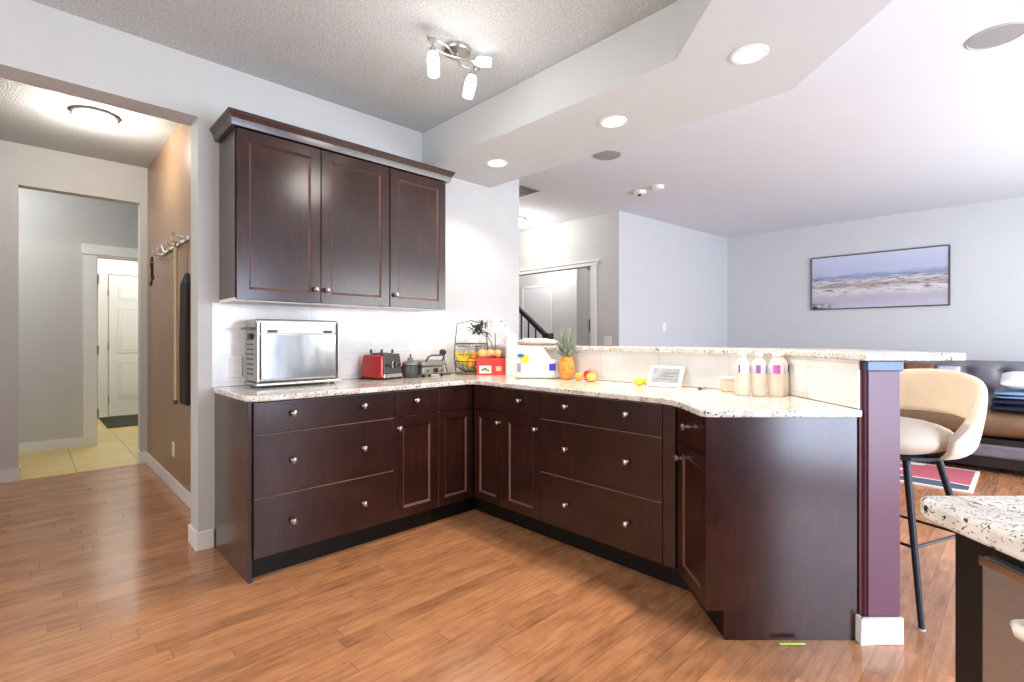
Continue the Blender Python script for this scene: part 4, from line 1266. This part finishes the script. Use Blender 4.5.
# two tier wire fruit basket
fb = thing('fruit_basket', 'tall wire fruit stand with a round wooden foot and two tiers', 'fruit basket', (0.19, 0.335, ZT_))
G().lathe([(0.120, 0.0), (0.126, 0.006), (0.124, 0.014), (0.001, 0.014)], (0, 0, 0), 32).build('wooden_foot', mat('olive_wood', (122, 104, 66), 0.5), fb, smooth=True)
WIRE = mat('bronze_wire', (88, 80, 66), 0.35, 0.6)
def ring(g, r, z, rw=0.003, n=28):
    g.tube([(r * math.cos(2 * PI * k / n), r * math.sin(2 * PI * k / n), z) for k in range(n)], rw, 6, closed=True)
g = G(); ring(g, 0.125, 0.235, 0.005); ring(g, 0.10, 0.15)
for k in range(16):
    a = 2 * PI * k / 16
    g.tube([(0.125 * math.cos(a), 0.125 * math.sin(a), 0.235), (0.11 * math.cos(a), 0.11 * math.sin(a), 0.215), (0.04 * math.cos(a), 0.04 * math.sin(a), 0.210)], 0.0018, 5)
g.build('upper_tier', WIRE, fb)
g = G(); ring(g, 0.13, 0.10, 0.004); ring(g, 0.06, 0.022, 0.003)
for k in range(20):
    a = 2 * PI * k / 20
    g.tube([(0.13 * math.cos(a), 0.13 * math.sin(a), 0.10), (0.11 * math.cos(a), 0.11 * math.sin(a), 0.05), (0.06 * math.cos(a), 0.06 * math.sin(a), 0.022)], 0.0018, 5)
g.build('lower_tier', WIRE, fb)
g = G()
for a in (R(225), R(45)):
    g.tube([(0.12 * math.cos(a), 0.12 * math.sin(a), 0.015), (0.132 * math.cos(a), 0.132 * math.sin(a), 0.12), (0.126 * math.cos(a), 0.126 * math.sin(a), 0.235), (0.11 * math.cos(a), 0.11 * math.sin(a), 0.39), (0.0, 0.0, 0.415)], 0.0045, 6)
g.build('side_wires', WIRE, fb)
ORG = mat('orange_peel', (236, 164, 60), 0.45, var=0.06, bump_s=0.15, bump_scale=300)
LEM = mat('lemon_peel', (238, 208, 60), 0.4, var=0.05, bump_s=0.12, bump_scale=250)
BAN = mat('banana_skin', (232, 200, 56), 0.45, var=0.10, vscale=25)
def banana(loc, rz, tilt, roll, label):
    o = thing('banana', label, 'banana', loc, rz, 'bananas in the wire fruit stand')
    pts, rs = [], []
    for i in range(11):
        t = i / 10
        a = R(-55 + 110 * t)
        pts.append((0.085 * math.sin(a), 0.0, 0.085 * (1 - math.cos(a)) * 1.0))
        rs.append(0.017 * (1 - abs(2 * t - 1) ** 3 * 0.7))
    G().tube(pts, rs, 8).build('skin', BAN, o, smooth=True)
    e = Vector(pts[-1]); G().tube([e, e + Vector((0.012, 0, 0.018))], 0.005, 6).build('stem', mat('banana_stem', (110, 96, 44), 0.6), o)
    o.rotation_euler = (tilt, roll, rz)
for i in range(4):
    banana((0.19 - 0.045 + 0.010 * i, 0.335 - 0.075 + 0.020 * i, ZT_ + 0.105 - 0.004 * i), R(44), R(4 * i), R(48 + 9 * i),
           'yellow banana in the bunch on the lower tier of the wire fruit stand')
FL = 'round %s fruit resting on the lower tier of the wire fruit stand'
for i, (dx, dy, dz, r, m, nm) in enumerate(((0.06, -0.05, 0.085, 0.036, ORG, 'orange'), (0.068, 0.026, 0.085, 0.035, ORG, 'orange'), (0.0, 0.055, 0.085, 0.032, LEM, 'lemon'), (0.04, 0.0, 0.142, 0.033, ORG, 'orange'))):
    o = G().ball((0, 0, 0), r, (1, 1, 0.95)).build(nm, m, smooth=True)
    o.location = (0.19 + dx, 0.335 + dy, ZT_ + dz)
    tag(o, FL % ('orange' if nm == 'orange' else 'yellow'), nm, 'round fruit in the wire fruit stand')

# flowering orchid in a pot
orc = thing('orchid_plant', 'white flowering orchid with dark leaves in the counter corner', 'potted plant', (0.33, 0.46, ZT_))
G().lathe([(0.045, 0.0), (0.055, 0.06), (0.06, 0.11), (0.056, 0.112), (0.05, 0.10), (0.001, 0.098)], (0, 0, 0), 24).build('pot', mat('grey_blue_pot', (150, 154, 172), 0.4), orc, smooth=True)
def leaf_strip(g, base, dirv, L, wd, bend, n=8):
    dirv = Vector(dirv).normalized(); side = dirv.cross(Vector((0, 0, 1)))
    if side.length < 0.05: side = Vector((1, 0, 0))
    side.normalize()
    pa, pb_ = [], []
    p = Vector(base); d = dirv.copy()
    for i in range(n + 1):
        t = i / n
        w_ = wd * math.sin(PI * min(0.98, (t * 0.88 + 0.10))) 
        pa.append(p + side * w_); pb_.append(p - side * w_)
        d = (d + Vector((0, 0, -bend / n))).normalized()
        p = p + d * (L / n)
    A = [g.bm.verts.new(q) for q in pa]; B = [g.bm.verts.new(q) for q in pb_]
    M_ = [g.bm.verts.new((a + b) / 2 + Vector((0, 0, -wd * 0.35))) for a, b in zip(pa, pb_)]
    for i in range(n):
        g.bm.faces.new([A[i], A[i + 1], M_[i + 1], M_[i]]); g.bm.faces.new([M_[i], M_[i + 1], B[i + 1], B[i]])
g = G()
r2 = random.Random(3)
for k in range(12):
    a = r2.uniform(0, 2 * PI); el_ = r2.uniform(0.2, 1.1)
    leaf_strip(g, (0, 0, 0.10), (math.cos(a) * math.cos(el_), math.sin(a) * math.cos(el_), math.sin(el_)), r2.uniform(0.10, 0.16), 0.016, r2.uniform(0.4, 1.2))
for (hx, hy) in ((-0.13, -0.05),):
    for k in range(70):
        a = r2.uniform(0, 2 * PI); el_ = r2.uniform(-0.5, 1.2)
        leaf_strip(g, (hx + r2.uniform(-.06, .06), hy + r2.uniform(-.04, .04), 0.35 + r2.uniform(-.03, .04)), (math.cos(a) * math.cos(el_), math.sin(a) * math.cos(el_), math.sin(el_)), r2.uniform(0.04, 0.07), 0.011, 0.8, 5)
g.build('leaves', LEAFD, orc, smooth=True, solid=0.0015)
g = G()
g.tube([(0, 0, 0.10), (-0.03, -0.01, 0.24), (-0.09, -0.03, 0.33), (-0.13, -0.05, 0.36)], 0.003, 6)
g.tube([(0.01, 0, 0.10), (0.0, 0.0, 0.30), (0.0, 0, 0.40), (0.05, 0.02, 0.41), (0.12, 0.04, 0.33)], 0.003, 6)
g.build('stems', LEAFD, orc)
def blossom(c, nrm, r):
    g = G(); nrm = Vector(nrm).normalized(); u = nrm.cross(Vector((0, 0, 1))).normalized(); v = nrm.cross(u)
    c = Vector(c)
    for k in range(5):
        a = 2 * PI * k / 5 + 0.3
        ax_ = u * math.cos(a) + v * math.sin(a); bx2 = nrm.cross(ax_)
        ps_ = [c, c + ax_ * r * 0.5 + bx2 * r * 0.36 + nrm * r * .08, c + ax_ * r + bx2 * r * .18 + nrm * r * .02, c + ax_ * r - bx2 * r * .18 + nrm * r * .02, c + ax_ * r * 0.5 - bx2 * r * 0.36 + nrm * r * .08]
        g.bm.faces.new([g.bm.verts.new(q) for q in ps_])
    return g
for (x, y, z) in ((-0.03, -0.02, 0.40), (0.01, -0.03, 0.43), (-0.06, -0.04, 0.36), (0.04, -0.02, 0.40), (0.07, 0.0, 0.37), (0.10, 0.02, 0.34), (0.0, -0.04, 0.365), (0.13, 0.03, 0.29), (0.115, 0.0, 0.265), (0.05, -0.04, 0.35), (-0.02, -0.03, 0.445), (0.135, 0.02, 0.24)):
    blossom((x, y, z), (0.7 + r2.uniform(-.3, .3), -0.7 + r2.uniform(-.3, .3), r2.uniform(-.2, .3)), 0.036).build('blossom', PETAL, orc, solid=0.002)

# red fruit carton, paper roll, bottle, bread bag
rb = thing('fruit_carton', 'red printed fruit carton with a white label in front of the wire stand', 'box', (0.405, 0.36, ZT_), YAW + R(4))
G().box(-0.115, 0.105, 0.0, 0.10, 0.0, 0.125).build('carton', mat('red_card', (214, 62, 62), 0.5, var=0.08, vscale=20), rb, bevel=0.002)
G().box(-0.095, -0.005, -0.0012, -0.0002, 0.012, 0.070).build('white_label', OFFW, rb, label='white label on the red carton')
g = G()
for (x, z, r) in ((-0.07, 0.04, 0.010), (-0.05, 0.045, 0.012), (-0.03, 0.035, 0.009)): g.lathe([(r, -0.0020), (r, -0.0013)], (x, 0, z), 12, 'y')
g.build('label_print', mat('green_print', (96, 128, 84), 0.5), rb)
G().box(0.03, 0.07, -0.0012, -0.0002, 0.03, 0.065).build('side_print', mat('peach_print', (240, 190, 150), 0.5), rb)
for i, (x, y) in enumerate(((-0.07, 0.05), (-0.01, 0.055), (0.05, 0.05))):
    wx = 0.405 + math.cos(YAW + R(4)) * x - math.sin(YAW + R(4)) * y; wy = 0.36 + math.sin(YAW + R(4)) * x + math.cos(YAW + R(4)) * y
    o = G().ball((0, 0, 0), 0.036, (1, 1, 0.92)).build('peach', mat('peach_skin', (240, 184, 120), 0.6, var=0.15, vscale=18), smooth=True)
    o.location = (wx, wy, ZT_ + 0.125 + 0.034)
    tag(o, 'pale orange peach sitting on top of the red carton', 'fruit', 'peaches on the red carton')
rlx, rly = 0.515, 0.455
pr_ = thing('paper_roll', 'tall slim white paper roll standing on the counter by the carton', 'paper roll', (rlx, rly, ZT_))
G().lathe([(0.018, 0.0), (0.041, 0.0), (0.042, 0.004), (0.042, 0.296), (0.041, 0.30), (0.018, 0.30), (0.017, 0.29)], (0, 0, 0), 28).build('paper', mat('white_paper', (246, 246, 244), 0.9, var=0.01), pr_, smooth=True)
G().lathe([(0.0165, 0.001), (0.0165, 0.304), (0.001, 0.305)], (0, 0, 0), 14).build('core', mat('card_core', (190, 168, 140), 0.8), pr_)
bo = thing('sauce_bottle', 'slim brown and orange bottle squeezed between paper roll and bread bag', 'bottle', (0.585, 0.50, ZT_))
G().lathe([(0.020, 0.0), (0.022, 0.005), (0.022, 0.11), (0.012, 0.135), (0.010, 0.16), (0.001, 0.16)], (0, 0, 0), 18).build('glass', mat('amber_sauce', (184, 100, 44), 0.25), bo, smooth=True)
G().lathe([(0.0225, 0.025), (0.0225, 0.085)], (0, 0, 0), 18).build('bottle_label', mat('orange_label', (236, 172, 90), 0.5), bo)
G().lathe([(0.012, 0.1605), (0.012, 0.182), (0.001, 0.183)], (0, 0, 0), 14).build('cap', mat('brown_cap', (110, 50, 30), 0.4), bo)
bg = thing('bread_bag', 'white plastic bread bag with blue and yellow green prints, beside the pineapple', 'bag', (*rd(0.170, 3.455), ZT_), YAW - R(6))
def bag_mesh():
    g = G(); n = 22; rr = []
    for i in range(n + 1):
        t = i / n
        x = -0.150 + 0.30 * t
        hh = 0.125 + 0.095 / (1 + math.exp((t - 0.74) * 22))
        ww = 0.048 * (1 - 0.35 * abs(2 * t - 1) ** 4)
        ring_ = []
        for k in range(22):
            a = 2 * PI * k / 22
            ca, sa = math.cos(a), math.sin(a)
            q = 0.5
            yy = ww * math.copysign(abs(ca) ** q, ca)
            zz = hh / 2 + hh / 2 * math.copysign(abs(sa) ** q, sa)
            wr = 0.0035 * math.sin(9 * t * PI + k * 1.9) + 0.003 * math.sin(k * 3.1 + t * 23)
            ring_.append((x + wr * 0.6, yy + wr * (1 if zz > 0.01 else 0), max(0.0, zz + (wr if zz > 0.02 else 0))))
        rr.append(ring_)
    return g.rings(rr)
bag_mesh().build('bag_film', mat('white_film', (240, 238, 230), 0.25, var=0.03, vscale=20), bg, smooth=True)
def decal(parent, name, col, x, z, w_, h_, y=-0.0515, round_=False):
    g = G()
    if round_: g.lathe([(w_, y - 0.003), (w_, y - 0.0022), (0.001, y - 0.0022)], (x, 0, z), 20, 'y', 1, h_ / w_)
    else: g.box(x - w_, x + w_, y - 0.003, y - 0.0022, z - h_, z + h_)
    return g.build(name, mat('print_' + name, col, 0.4, var=0.02), parent)
decal(bg, 'blue_badge', (44, 92, 190), -0.105, 0.158, 0.024, 0.014, round_=True)
decal(bg, 'green_disc', (204, 214, 40), -0.078, 0.135, 0.029, 0.032, round_=True)
decal(bg, 'blue_label', (58, 52, 190), 0.110, 0.080, 0.022, 0.024, -0.046)
decal(bg, 'small_print', (140, 146, 170), -0.118, 0.075, 0.012, 0.03)
lb = thing('bread_bag', 'flat pale pink bread bag lying on the bar ledge behind the paper roll', 'bag', (0.36, 0.66, ZL1 + 0.0008), R(5))
cushion(0.30, 0.16, 0.05, 0.022, 10, lambda u, v: 0.005 * math.sin(u * 25)).build('bag_film', mat('pale_pink_film', (226, 206, 206), 0.4, var=0.08, vscale=20), lb, smooth=True)

# pineapple
def pine_mat():
    m, nt, b = base_mat('pineapple_skin')
    tc = nn(nt, 'ShaderNodeTexCoord')
    n1 = noise(nt, tc.outputs['Object'], 60, 3)
    c = ramp(nt, n1, [(0.3, lin((190, 118, 42))), (0.55, lin((228, 160, 62))), (0.75, lin((238, 190, 96)))])
    nt.links.new(c, b.inputs['Base Color']); b.inputs['Roughness'].default_value = 0.5
    return m
px_, py_ = 1.050, 0.455
pn = thing('pineapple', 'upright ripe pineapple with a spiky grey green crown', 'pineapple', (px_, py_, ZT_))
g = G()
NU, NV = 48, 48
rr = []
for j in range(NV + 1):
    v = j / NV
    prof_r = 0.053 * (math.sin(PI * (0.13 + 0.74 * v)) ** 0.55) * (1.0 if v > .04 else 0.9)
    ring_ = []
    for k in range(NU):
        a = 2 * PI * k / NU
        s1 = math.cos(a * 8 + v * PI * 9) ; s2 = math.cos(a * 8 - v * PI * 9)
        rr_b = prof_r + 0.0032 * (s1 * s2) 
        ring_.append((rr_b * math.cos(a), rr_b * math.sin(a), 0.002 + 0.150 * v))
    rr.append(ring_)
g.rings(rr).build('fruit_body', pine_mat(), pn, smooth=True)
g = G(); r3 = random.Random(11)
for lay in range(7):
    n_ = 9 - lay // 2
    for k in range(n_):
        a = 2 * PI * (k + 0.5 * (lay % 2)) / n_ + r3.uniform(-.2, .2)
        el_ = R(28 + lay * 9)
        leaf_strip(g, (0.016 * math.cos(a), 0.016 * math.sin(a), 0.152 + lay * 0.009), (math.cos(a) * math.cos(el_), math.sin(a) * math.cos(el_), math.sin(el_)), 0.06 + 0.014 * lay * (1 + r3.uniform(-.1, .15)), 0.0085, -0.15 if lay < 3 else 0.25, 6)
g.build('crown', GREENP, pn, smooth=True, solid=0.0012)

# loose fruit
def fruit(nm, label, cat, x, y, r, m, sc=(1, 1, 0.95), rz=0, stem=True):
    t = thing(nm, label, cat, (x, y, ZT_), rz)
    G().ball((0, 0, r * sc[2]), r, sc, 20, 14, lambda d: 1 - 0.10 * math.exp(-((1 - abs(d.z)) / 0.05)) if sc[0] <= 1.1 else 1 + 0.12 * max(0, abs(d.x) - 0.85) / 0.15).build('peel', m, t, smooth=True)
    if stem: G().tube([(0, 0, 2 * r * sc[2] - 0.008), (0.002, 0, 2 * r * sc[2] + 0.004)], 0.002, 6).build('stalk', mat('stalk_brown', (92, 66, 40), 0.7), t)
def apple_mat():
    m, nt, b = base_mat('apple_skin')
    n1 = noise(nt, coords(nt), 14, 3)
    c = ramp(nt, n1, [(0.42, lin((196, 40, 36))), (0.6, lin((232, 150, 90)))])
    nt.links.new(c, b.inputs['Base Color']); b.inputs['Roughness'].default_value = 0.3
    return m
fruit('orange', 'round orange just right of the pineapple', 'orange', 1.182, 0.420, 0.028, ORG, stem=False)
fruit('apple', 'red apple behind the two smaller round fruits by the pineapple', 'apple', 1.205, 0.500, 0.037, apple_mat())
fruit('peach', 'yellow peach in front of the red apple', 'peach', 1.278, 0.428, 0.030, mat('yellow_peach', (240, 196, 96), 0.5, var=0.12, vscale=25))
fruit('lemon', 'yellow lemon left of its twin beside the small tilted screen', 'lemon', 1.628, 0.425, 0.0235, LEM, (1.3, 1, 0.95), R(40), False)
fruit('lemon', 'yellow lemon touching the tilted screen, right of its twin', 'lemon', 1.672, 0.452, 0.0235, LEM, (1.2, 1, 0.95), R(70), False)

# tablet on an easel foot
tb = thing('smart_display', 'small white framed screen tilted back on its stand', 'screen', (1.775, 0.448, ZT_), YAW - R(36))
Mx = Matrix.Rotation(R(-32), 4, 'X')
def tilt_part(g, name, m, **k):
    o = g.build(name, m, tb, **k); o.matrix_local = Matrix.Translation((0, -0.02, 0.004)) @ Mx; return o
tilt_part(G().box(-0.10, 0.10, 0.0, 0.012, 0.0, 0.135), 'frame', OFFW, bevel=0.004)
tilt_part(G().box(-0.078, 0.078, -0.0015, -0.0003, 0.024, 0.118), 'display_glass', mat('dim_screen', (150, 156, 164), 0.12, var=0.25, vscale=18))
g = G()
for k in range(3): g.box(-0.05 + k * 0.02, 0.04 + k * 0.012, -0.0022, -0.0016, 0.045 + k * 0.018, 0.050 + k * 0.018)
tilt_part(g, 'display_lines', mat('screen_grey', (104, 110, 118), 0.3))
g = G(); g.xprism([(0.0, 0.0), (0.085, 0.0), (0.03, 0.05)], -0.06, 0.06)
g.build('stand', OFFW, tb, bevel=0.003)
# small metal clip
cl = thing('metal_clip', 'small silver clip lying on the granite right of the tilted screen', 'clip', (*rd(1.036, 2.70), ZT_), YAW)
G().tube([(-0.022, 0, 0.005), (0.02, 0, 0.005), (0.024, 0.004, 0.008), (0.02, 0.008, 0.012), (-0.022, 0.01, 0.006)], 0.004, 8).build('spring_arm', NICKEL, cl)
G().box(-0.028, -0.012, -0.008, 0.014, 0.0, 0.012).build('jaw', DGREY, cl, bevel=0.002)
# food container and crumpled bag on it
fc = thing('food_container', 'cream lidded food container left of the four plastic bottles', 'container', (*rd(1.142, 2.60), ZT_), YAW)
taper(-0.045, 0.045, -0.03, 0.03, 0.0, 0.062, -0.003).build('tub', mat('cream_plastic', (226, 216, 200), 0.45), fc, bevel=0.006)
G().box(-0.052, 0.052, -0.037, 0.037, 0.0625, 0.078).build('lid', OFFW, fc, bevel=0.005)
# milk bottles
MILK = mat('translucent_plastic', (236, 222, 204), 0.35, var=0.02)
def bottle(x, y, label, bands, rz):
    t = thing('plastic_bottle', label, 'bottle', (x, y, ZT_), rz, 'plastic bottles at the bend of the bar wall')
    G().lathe([(0.029, 0.0), (0.033, 0.005), (0.034, 0.02), (0.034, 0.135), (0.033, 0.150), (0.025, 0.168), (0.016, 0.180), (0.014, 0.190), (0.001, 0.190)], (0, 0, 0), 28).build('body', MILK, t, smooth=True)
    G().lathe([(0.017, 0.1905), (0.0175, 0.193), (0.0175, 0.208), (0.015, 0.211), (0.001, 0.211)], (0, 0, 0), 20).build('cap', OFFW, t, smooth=True)
    G().lathe([(0.0345, 0.108), (0.0348, 0.109), (0.0348, 0.151), (0.0345, 0.152)], (0, 0, 0), 28).build('label_wrap', mat('label_white', (238, 232, 240), 0.4), t, smooth=True)
    for (a0_, a1_, col, nm) in bands:
        g = G(); n_ = max(2, int((a1_ - a0_) / 10))
        rr = [[], []]
        lo_, hi_ = [], []
        for i in range(n_ + 1):
            a = R(a0_ + (a1_ - a0_) * i / n_)
            lo_.append(a)
        ring_ = []
        for a in lo_:
            ring_.append([(0.0351 * math.cos(a), 0.0351 * math.sin(a), 0.110), (0.0357 * math.cos(a), 0.0357 * math.sin(a), 0.110), (0.0357 * math.cos(a), 0.0357 * math.sin(a), 0.150), (0.0351 * math.cos(a), 0.0351 * math.sin(a), 0.150)])
        g.rings(ring_).build(nm, mat('print_' + nm, col, 0.4), t)
    return t
A_ = -90   # towards the camera after rotation by YAW
PUR, PNK, SKY, NVY = (112, 84, 150), (206, 104, 190), (110, 160, 214), (52, 44, 130)
bottle(*rd(1.118, 2.425), 'plastic bottle with a white label edged in purple, leftmost of the four', [(-142, -130, PUR, 'purple_stripe'), (-50, -38, PUR, 'purple_stripe')], YAW)
bottle(*rd(1.190, 2.405), 'plastic bottle whose label has a violet block and a light blue block', [(-140, -105, (150, 110, 170), 'violet_block'), (-62, -35, SKY, 'blue_block')], YAW)
bottle(*rd(1.262, 2.385), 'plastic bottle whose label has a bright pink block', [(-140, -90, PNK, 'pink_block'), (-40, -30, PUR, 'purple_stripe')], YAW)
bottle(*rd(1.319, 2.450), 'plastic bottle with a dark navy block, half hidden behind the pink labelled one', [(-60, -30, NVY, 'navy_block')], YAW)

# pencil on the floor
pcx, pcy = rd(1.075, 1.925)
pcn = thing('pencil', 'short green pencil lying on the wood floor before the end panel', 'pencil', (pcx, pcy, 0.005), YAW)
G().tube([(-0.045, 0, 0), (0.045, 0, 0)], 0.004, 6).build('barrel', mat('lime_paint', (150, 200, 60), 0.4), pcn)
G().tube([(0.045, 0, 0), (0.058, 0, 0)], [0.004, 0.0008], 6).build('tip', mat('pale_wood', (226, 204, 164), 0.6), pcn)
